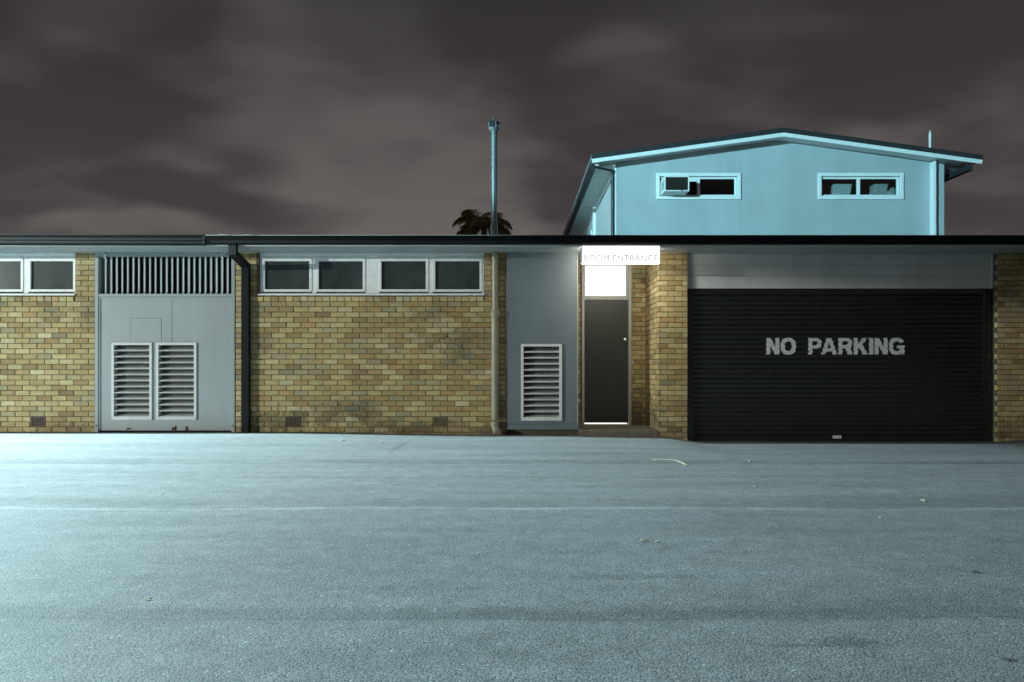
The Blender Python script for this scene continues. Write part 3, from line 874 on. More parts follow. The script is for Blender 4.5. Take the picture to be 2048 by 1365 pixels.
# garage: header boards, frame, roller door
def garage():
    x0, x1 = wx(1375), wx(1994)
    yh = W+0.09
    zt_, zb_ = SOF, wz(577.5, yh)
    p = (zt_-zb_)
    zs = [zt_, wz(530.5, yh), wz(552, yh), zb_]
    for i in range(3):
        MB().box(x0, x1-0.03, yh+0.004*i, yh+0.03, zs[i+1]+0.002, zs[i]-0.001).build("header_board", M['header'], BL, bevel=0.003)
    MB().box(x1-0.03, x1-0.006, yh-0.01, yh+0.04, zb_, zt_).build("header_trim", M['header'], BL)
    MB().box(x0, x1, yh+0.04, yh+0.3, zb_-0.002, zt_).build("lintel", M['dark'], BL)
    yd = W+0.16
    gb = -0.30
    c0, c1 = wx(1383, yd), wx(1965, yd)
    root = thing("roller_door", ((c0+c1)/2, yd, 0), None, None)
    attach(root, BL)
    root["label"] = "black corrugated roller door lettered no parking"
    pitch = 9.72/F*yd
    A = 0.019
    ztop = wz(590, yd)
    def prof(z):
        u = ((z-ztop)/pitch) % 1.0
        # broad shallow slat with a rounded nose and a tight groove
        return -A*(math.sin(math.pi*u)**0.75)
    mb = MB(); ns = 9
    zmax, zmin = wz(579, yd), gb
    nz = int((zmax-zmin)/pitch*ns)
    xs = [c0+(c1-c0)*i/12 for i in range(13)]
    rows = [zmax-(zmax-zmin)*i/nz for i in range(nz+1)]
    wob = lambda x, z: 0.004*mnoise.noise(Vector((x*1.3, z*2.1, 9)))
    for z in rows:
        for x in xs: mb.v.append((x, yd+prof(z)+wob(x, z), z))
    for r in range(nz):
        for c in range(12):
            q = r*13+c; mb.f.append((q, q+1, q+14, q+13))
    cur = mb.build("curtain", M['roller'], root, smooth=50)
    # guides and head flap
    g = MB(); g.box(x0+0.002, c0+0.02, yd-0.045, yd+0.05, gb, zb_-0.004); g.build("guide_rail", M['roller'], root)
    g = MB()
    for k, (a, b, dy) in enumerate(((1962, 1972, -0.03), (1972.3, 1981, -0.055), (1981.3, 1988, -0.04), (1988.3, 1998, -0.06))):
        g.box(wx(a, yd), min(wx(b, yd), x1-0.003), yd+dy, yd+0.05, gb, zb_-0.004)
    g.build("guide_rail", M['roller'], root)
    MB().box(c0, c1, yd-0.035, yd-0.02, wz(588, yd), zb_-0.004).build("head_flap", M['roller'], root)
    MB().box(c0, c1, yd-0.028, yd+0.02, -0.19, -0.14).build("bottom_rail", M['roller'], root)
    MB().box(wx(1664, yd), wx(1681, yd), yd-0.035, yd-0.029, wz(877, yd), wz(871, yd)).build("handle_plate", M['letter'], root)
    # painted words, following the corrugation
    def arc(cx, cy, rx, ry, a0, a1, n=14, p=2.5):
        o = []
        for i in range(n+1):
            t = R(a0+(a1-a0)*i/n); c, q = math.cos(t), math.sin(t)
            o.append((cx+rx*math.copysign(abs(c)**(2/p), c), cy+ry*math.copysign(abs(q)**(2/p), q)))
        return o
    def glyph(ch):
        S = 0.245
        if ch == 'N': w = .80; return w, [[(0, 0), (0, 1), (.27, 1), (w-S, .44), (w-S, 1), (w, 1), (w, 0), (w-.27, 0), (S, .56), (S, 0)]]
        if ch == 'O': w = .93; return w, [arc(w/2, .5, w/2, .515, 0, 360, 40)[:-1], arc(w/2, .5, w/2-.255, .30, 0, 360, 30)[:-1]]
        if ch == 'P': w = .80; return w, [[(0, 0), (0, 1)]+arc(.46, .675, w-.46, .325, 90, -90)+[(S, .35), (S, 0)], [(S, .81)]+arc(.42, .685, .14, .125, 90, -90)+[(S, .56)]]
        if ch == 'A': w = .98; return w, [[(0, 0), (.35, 1), (.63, 1), (w, 0), (.725, 0), (.665, .19), (.315, .19), (.255, 0)], [(.375, .37), (.49, .74), (.605, .37)]]
        if ch == 'R': w = .86; return w, [[(0, 0), (0, 1)]+arc(.48, .69, .36, .31, 90, -48)+[(w, 0), (w-.28, 0), (.43, .37), (S, .37), (S, 0)], [(S, .81)]+arc(.44, .695, .14, .115, 90, -90)+[(S, .58)]]
        if ch == 'K': w = .86; return w, [[(0, 0), (0, 1), (S, 1), (S, .62), (.54, 1), (.84, 1), (.51, .61), (w, 0), (.56, 0), (.345, .41), (S, .29), (S, 0)]]
        if ch == 'I': w = .26; return w, [[(0, 0), (0, 1), (w, 1), (w, 0)]]
        if ch == 'G': w = .95; return w, [arc(w/2, .5, w/2, .515, 28, 318, 34)+[(.78, 0), (w, 0), (w, .55), (.48, .55), (.48, .37), (.70, .37)]+arc(w/2, .5, w/2-.25, .30, -50, -330, 30)]
    def word(txt, px0, px1, py0, py1):
        cu = bpy.data.curves.new("t", 'CURVE'); cu.dimensions = '2D'; cu.fill_mode = 'FRONT'
        pen = 0.0
        for ch in txt:
            w, loops = glyph(ch)
            for lp in loops:
                sp = cu.splines.new('POLY'); sp.points.add(len(lp)-1); sp.use_cyclic_u = True
                for q, (u, v) in zip(sp.points, lp): q.co = (pen+u, v, 0, 1)
            pen += w+(0.075 if ch != 'P' else -0.03)
        ob = bpy.data.objects.new("t", cu); COL.objects.link(ob)
        dg = bpy.context.evaluated_depsgraph_get(); dg.update()
        me = bpy.data.meshes.new_from_object(ob.evaluated_get(dg))
        bpy.data.objects.remove(ob)
        bm = bmesh.new(); bm.from_mesh(me)
        xa = min(v.co.x for v in bm.verts); xb = max(v.co.x for v in bm.verts)
        ya = min(v.co.y for v in bm.verts); yb = max(v.co.y for v in bm.verts)
        X0, X1, Zt, Zb = wx(px0, yd), wx(px1, yd), wz(py0, yd), wz(py1, yd)
        for v in bm.verts:
            v.co = Vector((X0+(v.co.x-xa)/(xb-xa)*(X1-X0), 0, Zb+(v.co.y-ya)/(yb-ya)*(Zt-Zb)))
        for z in rows:
            if Zb < z < Zt:
                bmesh.ops.bisect_plane(bm, geom=bm.verts[:]+bm.edges[:]+bm.faces[:], plane_co=(0, 0, z), plane_no=(0, 0, 1))
        for v in bm.verts:
            u = ((v.co.z-ztop)/pitch) % 1.0
            v.co.y = yd+prof(v.co.z)+wob(v.co.x, v.co.z)-0.003
            v.co.x += 0.006*math.sin(2*math.pi*u)
        bm.to_mesh(me); bm.free()
        me.materials.clear(); me.materials.append(M['letter'])
        o = bpy.data.objects.new("lettering", me); COL.objects.link(o); attach(o, root)
    word("NO", 1532, 1591, 676, 710); word("PARKING", 1616, 1808, 676, 710)
garage()

# faded tag sprayed on the bricks
def graffiti():
    strokes = [[(852, 689), (860, 686), (866, 688), (858, 692), (866, 697), (860, 700)], [(871, 680), (869, 690), (872, 698), (877, 685), (879, 680), (882, 695), (886, 697)],
               [(886, 676), (890, 684), (893, 694), (895, 700)], [(884, 678), (893, 673), (902, 677), (899, 684), (893, 686)], [(898, 690), (903, 686), (912, 690), (922, 694), (928, 700)],
               [(900, 697), (905, 699), (909, 697)], [(908, 680), (920, 678), (926, 676)], [(925, 690), (926, 698), (928, 702)], [(890, 701), (888, 706), (894, 710)]]
    mb = MB()
    for s in strokes:
        pts = [(wx(a), wz(b)) for a, b in s]
        for (x0, z0), (x1, z1) in zip(pts, pts[1:]):
            d = Vector((x1-x0, z1-z0)); n = Vector((-d.y, d.x)).normalized()*0.0075
            y = W-0.0045
            mb.quad((x0-n.x, y, z0-n.y), (x1-n.x, y, z1-n.y), (x1+n.x, y, z1+n.y), (x0+n.x, y, z0+n.y))
    mb.build("graffiti_tag", M['graffiti'], BL)
graffiti()

# ------------------------------------------------------------------ lit sign over the door
def sign():
    y0, y1 = 10.99, 11.13
    x0, x1, z0, z1 = wx(1163.5, y0), wx(1320, y0), wz(526.5, y0), SOF-0.014
    root = thing("light_box_sign", ((x0+x1)/2, (y0+y1)/2, z0), "glowing white light box sign reading ROOM ENTRANCE above the door", "sign")
    MB().box(x0+0.004, x1-0.004, y0+0.008, y1, z0+0.012, z1-0.004).build("light_box", M['sign_light'], root)
    MB().box(x0+0.004, x1-0.004, y0, y0+0.0075, z0+0.012, z1-0.004).build("face", M['sign_face'], root)
    MB().box(x0+0.05, x1-0.01, y0+0.012, y1-0.012, z0+0.004, z0+0.0115).build("base_diffuser", M['sign_base'], root)
    c = MB(); c.box(x0-0.004, x0+0.0035, y0-0.004, y1+0.004, z0, z1); c.box(x1-0.0035, x1+0.004, y0-0.004, y1+0.004, z0, z1)
    c.box(x0+0.004, x1-0.004, y0-0.003, y0+0.006, z0, z0+0.011); c.box(x0+0.004, x1-0.004, y1-0.006, y1+0.003, z0, z0+0.011)
    c.build("case", M['sign_case'], root)
    MB().box(x1+0.004, x1+0.06, y0+0.03, y0+0.05, z1-0.012, z1+0.012).build("bracket", M['sign_case'], root)
    cu = bpy.data.curves.new("t", 'FONT'); cu.body = "ROOM ENTRANCE"; cu.space_character = 1.08; cu.offset = 0.0; cu.resolution_u = 4
    ob = bpy.data.objects.new("t", cu); COL.objects.link(ob)
    dg = bpy.context.evaluated_depsgraph_get(); dg.update()
    me = bpy.data.meshes.new_from_object(ob.evaluated_get(dg)); bpy.data.objects.remove(ob)
    xs = [v.co.x for v in me.vertices]; ys = [v.co.y for v in me.vertices]
    X0, X1, Z0_, Z1_ = wx(1167.5, y0), wx(1315.5, y0), wz(523.5, y0), wz(510.5, y0)
    for v in me.vertices:
        v.co = Vector((X0+(v.co.x-min(xs))/(max(xs)-min(xs))*(X1-X0), y0-0.003, Z0_+(v.co.y-min(ys))/(max(ys)-min(ys))*(Z1_-Z0_)))
    me.materials.clear(); me.materials.append(M['sign_letter'])
    o = bpy.data.objects.new("lettering", me); COL.objects.link(o); attach(o, root)
sign()

# ------------------------------------------------------------------ upper building
def upper():
    D = 16.0
    D1 = D-0.42
    X0, X1 = wx(1229, D), wx(1887, D)
    XA = wx(1567, D1)                                    # ridge
    root = thing("upper_house", ((X0+X1)/2, D, 3.0), "pale blue gabled upper storey rising behind the low roof", "building")
    ZA = wz(256.5, D1); xl, xr = wx(1183, D1), wx(1965, D1)
    zl = wz(309.5, D1); sl = (ZA-zl)/(XA-xl)
    def ztop(x): return ZA - sl*abs(x-XA)
    cap, soff = 0.10, 0.115
    def zs(x): return ztop(x)-soff-0.02                  # soffit line
    DB = 30.0                                            # back of the house
    zb_ = 3.0
    wins = [(1312, 1481), (1635, 1806)]
    wz0, wz1 = wz(400, D), wz(347, D)
    ft = 0.075                                           # casing overlap
    holes = [(wx(a, D)+ft, wx(b, D)-ft) for a, b in wins]
    hz0, hz1 = wz0+ft, wz1-ft
    # front wall, cut round the two openings
    mb = MB()
    cuts = sorted([X0, X1, XA]+[v for h in holes for v in h])
    for a, b in zip(cuts, cuts[1:]):
        inside = any(abs(a-h[0]) < 1e-6 or (h[0]-1e-6 <= a < h[1]-1e-6) for h in holes)
        if inside:
            mb.quad((a, D, zb_), (b, D, zb_), (b, D, hz0), (a, D, hz0))
            mb.quad((a, D, hz1), (b, D, hz1), (b, D, zs(b)), (a, D, zs(a)))
        else:
            mb.quad((a, D, zb_), (b, D, zb_), (b, D, zs(b)), (a, D, zs(a)))
    for h in holes:                                      # reveals
        for q in (((h[0], D, hz0), (h[1], D, hz0), (h[1], D+.14, hz0), (h[0], D+.14, hz0)), ((h[0], D, hz1), (h[1], D, hz1), (h[1], D+.14, hz1), (h[0], D+.14, hz1)),
                  ((h[0], D, hz0), (h[0], D+.14, hz0), (h[0], D+.14, hz1), (h[0], D, hz1)), ((h[1], D, hz0), (h[1], D+.14, hz0), (h[1], D+.14, hz1), (h[1], D, hz1))):
            mb.quad(*q)
    wallf = mb.build("wall", M['upper_wall'], root)
    zside = zs(X0)
    MB().box(X0, X0+0.12, D+0.001, DB, zb_, zside-0.002).build("side_wall", M['upper_trim'], root)  # paler trim paint stands in for the stronger light on this side
    MB().box(X1-0.12, X1, D+0.001, DB, zb_, zs(X1)-0.002).build("side_wall", M['upper_trim'], root)
    # wall sheet joint, corner boards, the fin near the far corner
    xj = wx(1478.5, D)
    MB().box(xj-0.008, xj+0.008, D-0.006, D-0.0008, zb_, zs(xj)-0.01).build("cover_strip", M['upper_wall'], wallf)
    MB().box(X0-0.008, X0+0.045, D-0.016, D+0.05, zb_, zs(X0+0.04)-0.002).build("corner_board", M['upper_trim'], root)
    MB().box(X1-0.10, X1+0.006, D-0.014, D+0.05, zb_, zs(X1)-0.002).build("corner_board", M['upper_wall'], root)
    xf = wx(1860, D)
    MB().box(xf, xf+0.045, D-0.16, D-0.0005, zb_, zs(xf)-0.03).build("wall_fin", M['upper_trim'], root)
    # roof: two slopes, steel cap along the verge, barge board, soffit
    for s, xe in ((-1, xl), (1, xr)):
        ze = ztop(xe)
        MB().prism([(XA, ZA), (xe, ze), (xe, ze-cap+0.02), (XA, ZA-cap+0.02)], 1, D1+0.005, DB+0.5).build("roof", M['roof'], root)
        MB().prism([(XA, ZA+0.006), (xe, ze+0.006), (xe, ze-cap), (XA, ZA-cap)], 1, D1-0.02, D1+0.0045).build("verge_cap", M['upper_cap'], root)
        MB().prism([(XA, ZA-cap-0.001), (xe, ze-cap-0.001), (xe+s*-0.02, ze-cap-0.085), (XA, ZA-cap-0.085)], 1, D1-0.008, D1+0.022).build("barge_board", M['upper_trim'], root)
        MB().prism([(XA, ZA-soff), (xe-s*0.03, ztop(xe-s*0.03)-soff), (xe-s*0.03, ztop(xe-s*0.03)-soff-0.018), (XA, ZA-soff-0.018)], 1, D1+0.023, DB).build("soffit", M['upper_trim'], root)
        # eave gutter and boxed end
        gx0, gx1 = (xe-0.03, xe+0.09) if s < 0 else (xe-0.30, xe-0.18)
        gzz = ze-cap-0.10
        MB().prism([(gx0, gzz), (gx0-0.005*s*-1, gzz-0.11), (gx1, gzz-0.11), (gx1, gzz)], 1, D1+0.05, DB).build("gutter", M['upper_cap'], root)
    ez = zs(X0)-0.10                                     # flat eave lining on the near side
    MB().box(xl+0.092, X0-0.002, D1+0.30, DB, ez-0.012, ez).build("eave_lining", M['upper_trim'], root)
    MB().box(xl+0.092, X0-0.002, D1+0.28, D1+0.299, ez-0.012, zs(X0)-0.005).build("eave_end", M['upper_trim'], root)
    # near downpipe with its offset from the gutter
    q = [(xl+0.03, D1+0.10, ez-0.02), (xl+0.03, D1+0.10, ez-0.075), (X0-0.05, D-0.06, ez-0.10), (X0-0.05, D-0.03, ez-0.18), (X0-0.05, D-0.03, 3.0)]
    MB().tube(q, 0.036, 10).build("downpipe", M['upper_cap'], root, smooth=50)
    # side pilaster and side window further back
    pil = 19.75
    MB().box(X0-0.07, X0-0.001, pil, pil+0.10, zb_, ez-0.015).build("pilaster", M['upper_trim'], root)
    sw_ = MB()
    for a, b in ((20.6, 21.9), (22.5, 24.5)):
        for y in (a, b-0.08): sw_.box(X0-0.04, X0-0.001, y, y+0.08, 3.4, 5.05)
        sw_.box(X0-0.04, X0-0.001, a+0.08, b-0.08, 4.97, 5.05); sw_.box(X0-0.04, X0-0.001, a+0.08, b-0.08, 3.4, 3.48)
    swn = sw_.build("side_window", M['upper_trim'], root)
    for a, b in ((20.6, 21.9), (22.5, 24.5)):
        MB().box(X0-0.012, X0-0.002, a+0.08, b-0.08, 3.48, 4.97).build("pane", M['pane'], swn)
    # room behind the windows
    for h in holes:
        rm = MB(); a, b = h[0]-0.5, h[1]+0.5; y0, y1, c0, c1 = D+0.16, D+2.6, hz0-1.2, hz1+0.12
        rm.quad((a, y1, c0), (b, y1, c0), (b, y1, c1), (a, y1, c1)); rm.quad((a, y0, c0), (a, y1, c0), (a, y1, c1), (a, y0, c1)); rm.quad((b, y0, c0), (b, y1, c0), (b, y1, c1), (b, y0, c1))
        rm.quad((a, y0, c0), (b, y0, c0), (b, y1, c0), (a, y1, c0)); rm.quad((a, y0, c1), (b, y0, c1), (b, y1, c1), (a, y1, c1))
        rm.build("room_lining", M['brown_dark'], root)
    # window casings, frames and panes
    for k, (a, b) in enumerate(wins):
        xa, xb = wx(a, D), wx(b, D)
        cs = MB(); pr = 0.045
        cs.box(xa, xb, D-pr, D-0.001, hz1, wz1); cs.box(xa, xb, D-pr, D-0.001, wz0, hz0)
        cs.box(xa, xa+ft, D-pr, D-0.001, hz0, hz1); cs.box(xb-ft, xb, D-pr, D-0.001, hz0, hz1)
        w = cs.build("window", M['upper_trim'], root, bevel=0.006)
        fr = MB(); t = 0.045; y0, y1 = D+0.03, D+0.09
        ha, hb = holes[k]
        fr.box(ha, hb, y0, y1, hz1-t, hz1); fr.box(ha, hb, y0, y1, hz0, hz0+t); fr.box(ha, ha+t, y0, y1, hz0+t, hz1-t); fr.box(hb-t, hb, y0, y1, hz0+t, hz1-t)
        xm = wx(1718.5, D) if k else wx(1398, D)
        fr.box(xm-0.03, xm+0.03, y0-0.012, y1, hz0+t, hz1-t)
        fr.build("frame", M['upper_trim'], w, bevel=0.004)
        if k: MB().box(ha+t-.003, xm-0.028, D+0.055, D+0.06, hz0+t-.003, hz1-t+.003).build("pane", M['glass'], w)
        MB().box(xm+0.028, hb-t+.003, D+0.055, D+0.06, hz0+t-.003, hz1-t+.003).build("pane", M['glass'], w)
    ha, hb = holes[0]
    xm = wx(1398, D)
    MB().box(wx(1379, D), xm-0.032, D+0.02, D+0.05, wz(363, D), hz1-0.046).build("filler_panel", M['upper_trim'], root)
    # window air conditioner
    yf = D-0.46
    ax0, ax1, az0, az1 = wx(1329.5, yf), wx(1378.5, yf), wz(382.5, yf), wz(352.5, yf)
    ac = thing("air_conditioner", ((ax0+ax1)/2, yf, az0), None, "air conditioner")
    ac["label"] = "boxy air conditioner sticking out of the upper house's window beside its gutter downpipe"
    body = MB(); t = 0.022
    body.box(ax0, ax1, yf+0.02, D+0.12, az0, az0+0.01); body.box(ax0, ax1, yf+0.02, D+0.12, az1-0.01, az1)
    body.box(ax0, ax0+0.01, yf+0.02, D+0.12, az0+0.01, az1-0.01); body.box(ax1-0.01, ax1, yf+0.02, D+0.12, az0+0.01, az1-0.01)
    body.build("casing", M['upper_trim'], ac)
    fr = MB(); fr.box(ax0-.003, ax1+.003, yf, yf+0.0195, az1-t, az1+.002); fr.box(ax0-.003, ax1+.003, yf, yf+0.0195, az0-.002, az0+t); fr.box(ax0-.003, ax0+t, yf, yf+0.0195, az0+t, az1-t); fr.box(ax1-t, ax1+.003, yf, yf+0.0195, az0+t, az1-t)
    fr.build("front_frame", M['upper_trim'], ac, bevel=0.003)
    MB().box(ax0+t-.003, ax1-t+.003, yf+0.021, yf+0.03, az0+t-.003, az1-t+.003).build("coil", M['coil'], ac)
    sv = MB()
    for i in range(3): sv.box(ax0-0.002, ax0+0.001, yf+0.09+i*0.09, yf+0.125+i*0.09, az0+0.06, az1-0.06)
    sv.build("side_vent", M['dark'], ac)
    MB().box(wx(1362, yf), wx(1366, yf), yf-0.006, yf-0.0005, az0+0.002, az0+0.016).build("latch", M['dark'], ac)
    # things on the sill inside the other window
    fl = hz0+0.02
    sh = MB().box(holes[1][0]-0.3, holes[1][1]+0.3, D+0.17, D+0.75, fl-0.06, fl); sh.build("inner_shelf", M['brown_dark'], root)
    def tilted(px0, px1, py0, py1, d, lean, label, h=0.09):
        a, b = wx(px0, d), wx(px1, d); z0, z1 = fl+0.001, wz(py0, d)
        o = thing("storage_box", ((a+b)/2, d, z0), label, "box", "boxes inside the upper window")
        m_ = MB(); m_.prism([(a, z0), (b-lean, z0), (b, z1), (a+lean, z1)], 1, d, d+0.25); m_.build("carton", M['box'], o, bevel=0.006)
        m_ = MB(); m_.prism([(a+lean*0.95-0.004, z1+0.001), (b+0.006, z1+0.001), (b+0.006, z1+0.012), (a+lean-0.004, z1+0.012)], 1, d-0.006, d+0.26); m_.build("lid", M['box'], o)
    tilted(1664, 1704, 369.5, 392, D+0.34, 0.05, "flat pale box behind the upper pane next to the mullion, on its ridge side")
    tilted(1745, 1776, 369.5, 392, D+0.34, 0.05, "pale box beside the crumpled bag in the upper window")
    bag = bpy.data.meshes.new("crumpled_bag"); bm = bmesh.new(); bmesh.ops.create_icosphere(bm, subdivisions=4, radius=1)
    for v in bm.verts:
        n = mnoise.noise(v.co*2.3)*0.28 + mnoise.noise(v.co*6)*0.14
        v.co *= 1+n
        v.co = Vector((v.co.x*0.13, v.co.y*0.10, max(v.co.z, -0.75)*0.135))
    bm.to_mesh(bag); bm.free(); bag.materials.append(M['box'])
    bo = bpy.data.objects.new("crumpled_bag", bag); COL.objects.link(bo); bo.location = (wx(1787, D+.3), D+0.32, fl+0.105)
    tag(bo, "crumpled pale bag against the upper window's end frame", "bag")
    # vent pipe through the far end of the roof
    xp = wx(1860, D+0.6)
    vp = thing("roof_vent_pipe", (xp, D+0.6, ztop(xp)), "thin pale vent pipe standing on the upper roof's low end", "pipe")
    MB().tube([(xp, D+0.6, ztop(xp)-0.05), (xp, D+0.6, wz(268, D+0.6)), (xp, D+0.6, wz(262, D+0.6))], [0.028, 0.028, 0.010], 12).build("pipe", M['upper_trim'], vp, smooth=40)
    MB().tube([(xp, D+0.6, ztop(xp)-0.03), (xp, D+0.6, ztop(xp)+0.03)], [0.05, 0.026], 12).build("flashing", M['galv'], vp, smooth=40)
upper()

# ------------------------------------------------------------------ flue on the low roof
def flue():
    d = 12.7
    x = wx(988, d)
    zr = gz+0.128+0.04*(d-GY-0.03)
    root = thing("flue_pipe", (x, d, zr), "tall galvanised flue pipe with pointed cowl on the low roof", "flue")
    zt_ = wz(262, d)
    MB().tube([(x, d, zr-0.02), (x, d, zt_)], 0.056, 24).build("pipe", M['galv'], root, smooth=40)
    MB().tube([(x, d, zr-0.03), (x, d, zr+0.05), (x, d, zr+0.051), (x, d, wz(455, d)), (x, d, wz(449, d)), (x, d, wz(448, d))], [0.10, 0.078, 0.069, 0.069, 0.061, 0.057], 24).build("sleeve", M['galv'], root, smooth=30)
    z0 = wz(259.5, d)
    MB().tube([(x, d, z0-0.035), (x, d, z0-0.01), (x, d, z0+0.015), (x, d, z0+0.018)], [0.058, 0.092, 0.108, 0.09], 20).build("collar", M['galv'], root, smooth=30)
    zc = wz(246, d)
    MB().tube([(x, d, zc-0.004), (x, d, zc), (x, d, zc+0.025), (x, d, zc+0.03), (x, d, zc+0.11)], [0.09, 0.112, 0.07, 0.026, 0.002], 20).build("cowl", M['galv'], root, smooth=30)
    MB().tube([(x, d, z0), (x, d, zc)], 0.06, 16).build("shade_core", M['dark'], root, smooth=40)  # dark core added to give the cowl's open gap its shade
    for k in range(4):
        a = R(20+90*k)
        bx_, by_ = x+0.098*math.cos(a), d+0.098*math.sin(a)
        MB().box(bx_-0.012, bx_+0.012, by_-0.004, by_+0.004, z0, zc+0.003).build("strap", M['galv'], root)
flue()

# ------------------------------------------------------------------ palm behind the building
def palm():
    d = 42.0
    x = wx(968, d)
    zc = wz(454, d)
    root = thing("palm_tree", (x, d, 0), "dark feathery palm crown showing behind the flue pipe", "tree")
    MB().tube([(x+0.3, d, -0.1), (x+0.15, d, 4), (x, d, zc)], [0.28, 0.2, 0.17], 12).build("trunk", M['bark'], root, smooth=60)
    rp = random.Random(11)
    specs = [(-165, 55, 2.3), (-140, 68, 2.0), (170, 30, 2.3), (-178, 12, 2.2), (-60, 62, 1.9), (-20, 50, 2.1), (15, 35, 2.1), (-5, 8, 2.2), (-100, 50, 1.9), (95, 60, 2.1), (140, 50, 2.1), (60, 55, 2.0), (-150, -5, 2.0), (30, -5, 2.0), (-120, 20, 2.0), (120, 15, 2.0), (-40, 15, 2.0), (178, 66, 1.7)]
    for az, el, L in specs:
        mb = MB(); a, e = R(az), R(el)
        p = Vector((x, d, zc)); dirv = Vector((math.cos(a)*math.cos(e), math.sin(a)*math.cos(e), math.sin(e)))
        n = 26; pts = []
        for i in range(n+1):
            pts.append(p.copy()); p = p+dirv*(L/n)
            dirv = (dirv+Vector((0, 0, -0.075-0.05*i/n))).normalized()
        mb.tube(pts[::4]+[pts[-1]], [0.03]*len(pts[::4])+[0.006], 5)
        for i in range(3, n+1):
            for sgn in (-1, 1):
                for rep in range(3):
                    t = (pts[i]-pts[i-1]).normalized()
                    side = t.cross(Vector((0, 0, 1)))
                    if side.length < 0.05: side = Vector((1, 0, 0))
                    side.normalize()
                    ln = 0.85*math.sin(math.pi*(0.12+0.80*i/n))*rp.uniform(0.8, 1.15)
                    dv = (side*sgn*rp.uniform(.7, 1)+t*rp.uniform(.35, .7)+Vector((0, 0, rp.uniform(-.75, -.05)))).normalized()
                    b0 = pts[i-1].lerp(pts[i], rp.random()); tip = b0+dv*ln+Vector((0, 0, -0.13*ln)); md = b0+dv*ln*0.5
                    wv = dv.cross(side if abs(dv.dot(side)) < .95 else t).normalized()*0.03
                    mb.poly([b0, md+wv, tip, md-wv])
        mb.build("frond", M['frond'], root)
palm()

# ------------------------------------------------------------------ litter on the asphalt
def gp(px, py):
    d = F*EYE/(py-VY)
    for _ in range(4):
        x = wx(px, d); d = F*(EYE-ground_z(x, d))/(py-VY)
    return Vector((wx(px, d), d, ground_z(wx(px, d), d)))
def strip(name, pts, widths, label, cat, group=None, lift=0.004, curl=0.004):
    """a curled dry leaf strip lying on the ground"""
    P = [gp(*p) for p in pts]; mb = MB(); WS = 1.0 if name != "dry_leaf" else 0.6
    for i, p in enumerate(P):
        t = (P[min(i+1, len(P)-1)]-P[max(i-1, 0)]).normalized()
        s = Vector((-t.y, t.x, 0)).normalized()*widths[i]*WS
        h = lift+curl*math.sin(math.pi*i/(len(P)-1))
        for q, dz in ((-1, .3), (-.4, 0), (.4, 0), (1, .3)):
            mb.v.append(tuple(p+s*q+Vector((0, 0, h+dz*abs(widths[i])))))
    k = len(mb.v)
    for i in range(len(P)-1):
        for c in range(3):
            a = i*4+c; mb.f.append((a, a+1, a+5, a+4))
    o = mb.build(name, M['litter'], smooth=60)
    m = o.modifiers.new("thickness", 'SOLIDIFY'); m.thickness = 0.003
    tag(o, label, cat, group)
    return o
strip("palm_frond_stalk", [(1305, 921.5), (1312, 922.5), (1322, 923), (1336, 924.2), (1350, 925), (1362, 928.5), (1374, 932.8)], [.009, .004, .004, .006, .010, .015, .02], "long pale bent palm stalk lying in front of the door step", "stalk", curl=0.02)
LG = "dry leaves on the asphalt"
strip("dry_leaf", [(1279, 1084.5), (1286, 1083.5), (1296, 1083)], [.006, .012, .004], "pale dry leaf below the bent palm stalk, the longer of two", "leaf", LG)
strip("dry_leaf", [(1310, 1086), (1315, 1085.5), (1320, 1086.5)], [.004, .010, .003], "tan dry leaf below the bent palm stalk, the shorter of two", "leaf", LG)
strip("dry_leaf", [(1842, 1001.5), (1846, 1003), (1850, 1005)], [.010, .014, .006], "pale curled leaf on the asphalt under the roller door's far end", "leaf", LG)
strip("dry_leaf", [(1757, 1036.5), (1761, 1037.5), (1766, 1038)], [.005, .009, .004], "small pale leaf in front of the roller door's lettering end", "leaf", LG)
strip("dry_leaf", [(1508, 975.5), (1512, 974), (1517, 974)], [.005, .012, .005], "greenish tan leaf in front of the roller door's first letters", "leaf", LG)
strip("dry_leaf", [(1497, 924), (1501, 923.5), (1505, 924)], [.010, .018, .008], "small leaf lying near the roller door beyond the stalk", "leaf", LG)
strip("dry_leaf", [(680, 883), (685, 882), (691, 882.5)], [.012, .022, .010], "pale leaf by the brick wall under the second window pane", "leaf", LG)
strip("dry_leaf", [(757, 886.5), (762, 886), (767, 886.5)], [.010, .018, .008], "pale leaf by the brick wall under the wide window mullion", "leaf", LG)
strip("dry_leaf", [(288, 1202), (296, 1200), (304, 1200.5)], [.004, .009, .004], "flat pale leaf alone near the photo's lower left corner", "leaf", LG)
strip("dry_leaf", [(321, 990.5), (325, 989.5), (329, 989.5)], [.006, .012, .005], "small pale leaf in front of the two louvre vents", "leaf", LG)

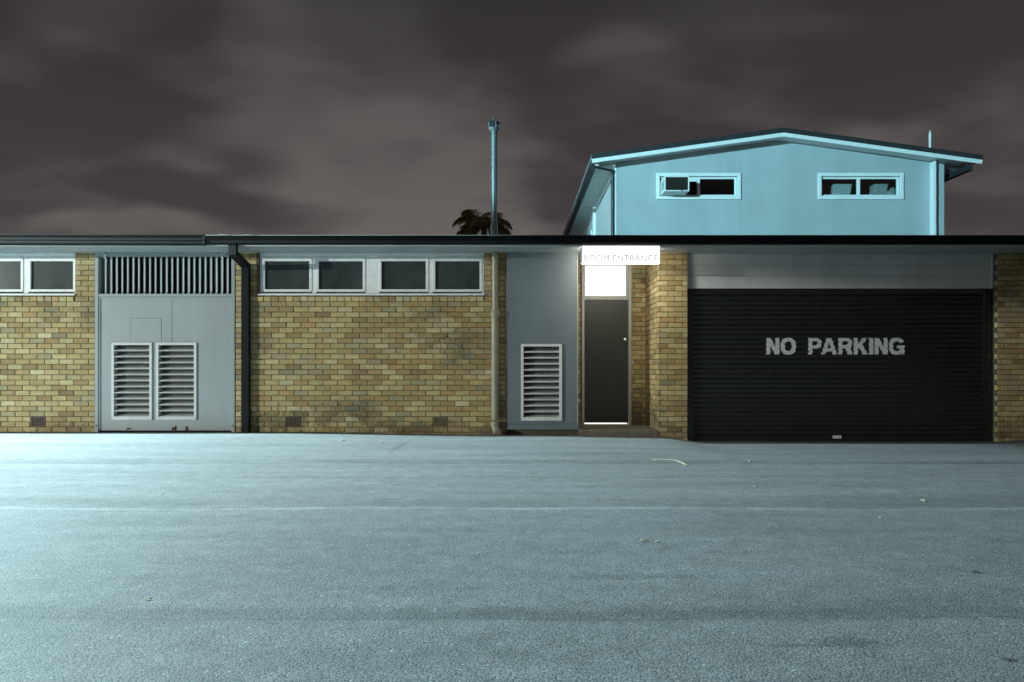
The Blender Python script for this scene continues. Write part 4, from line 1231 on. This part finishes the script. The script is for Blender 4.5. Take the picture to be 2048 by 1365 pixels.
def grit():
    mb = MB(); rg = random.Random(5)
    for i in range(900):
        x = rg.uniform(-8.6, 9.0)
        off = abs(rg.gauss(0, 0.10))+0.015
        y = (W-0.02 if not 2.9 < x < 7.9 else W+0.10)-off
        if 0.98 < x < 2.4: y -= 0.02
        if abs(x-dpx) < 0.1 or abs(x-ppx) < 0.12: continue
        r = rg.uniform(0.003, 0.010)*(1.8 if rg.random() < 0.08 else 1)
        z = ground_z(x, y)-r*0.3
        a = rg.uniform(0, 6.28); n = len(mb.v); st = rg.uniform(1, 2.2)
        for k in range(4):
            w = a+k*1.571+rg.uniform(-.4, .4); mb.v.append((x+r*st*math.cos(w), y+r*math.sin(w), z+r*rg.uniform(0, .5)))
        mb.v.append((x, y, z+r*rg.uniform(.7, 1.3)))
        mb.f += [(n, n+1, n+4), (n+1, n+2, n+4), (n+2, n+3, n+4), (n+3, n, n+4)]
    o = mb.build("grit", paint("grit_stone", (0.16, 0.145, 0.11), 0.9, 0.5, 30))
    tag(o, "loose grit and leaf crumbs along the foot of the walls", "grit", kind="stuff")
grit()

# ------------------------------------------------------------------ the lamp posts out of frame whose light falls here
def posts():
    st = paint("lamp_post_steel", (0.25, 0.26, 0.26), 0.5, 0.1, 5, metal=0.5)
    x, y = POLE
    p = thing("lamp_post", (x, y, 0), "white headed lamp post on the street side", "lamp post")
    MB().tube([(x-0.4, y-0.3, -0.05), (x-0.4, y-0.3, 5.0)], [0.09, 0.05], 12).build("pole", st, p, smooth=40)
    MB().tube([(x-0.4, y-0.3, 4.95), (x, y, 4.97)], 0.03, 8).build("arm", st, p)
    MB().box(x-0.22, x+0.22, y-0.22, y+0.22, 4.88, 4.94).build("lamp_head", st, p)
    x, y = FLOOD
    p = thing("flood_post", (x, y, 0), "mercury flood on a post across the street", "lamp post")
    MB().tube([(x-0.3, y-0.3, -0.05), (x-0.3, y-0.3, 6.9)], [0.09, 0.05], 12).build("pole", st, p, smooth=40)
    MB().box(x-0.45, x-0.15, y-0.45, y-0.15, 6.9, 7.2).build("flood_head", st, p)
    x, y = YARD
    p = thing("yard_lamp", (x, y, 0), "tall single headed yard lamp beside the brick wall", "lamp post")
    MB().tube([(x-0.5, y, -0.05), (x-0.5, y, 8.05)], [0.09, 0.06], 12).build("pole", st, p, smooth=40)
    MB().box(x-0.55, x+0.35, y-0.16, y+0.16, 8.05, 8.15).build("lamp_head", st, p)
posts()
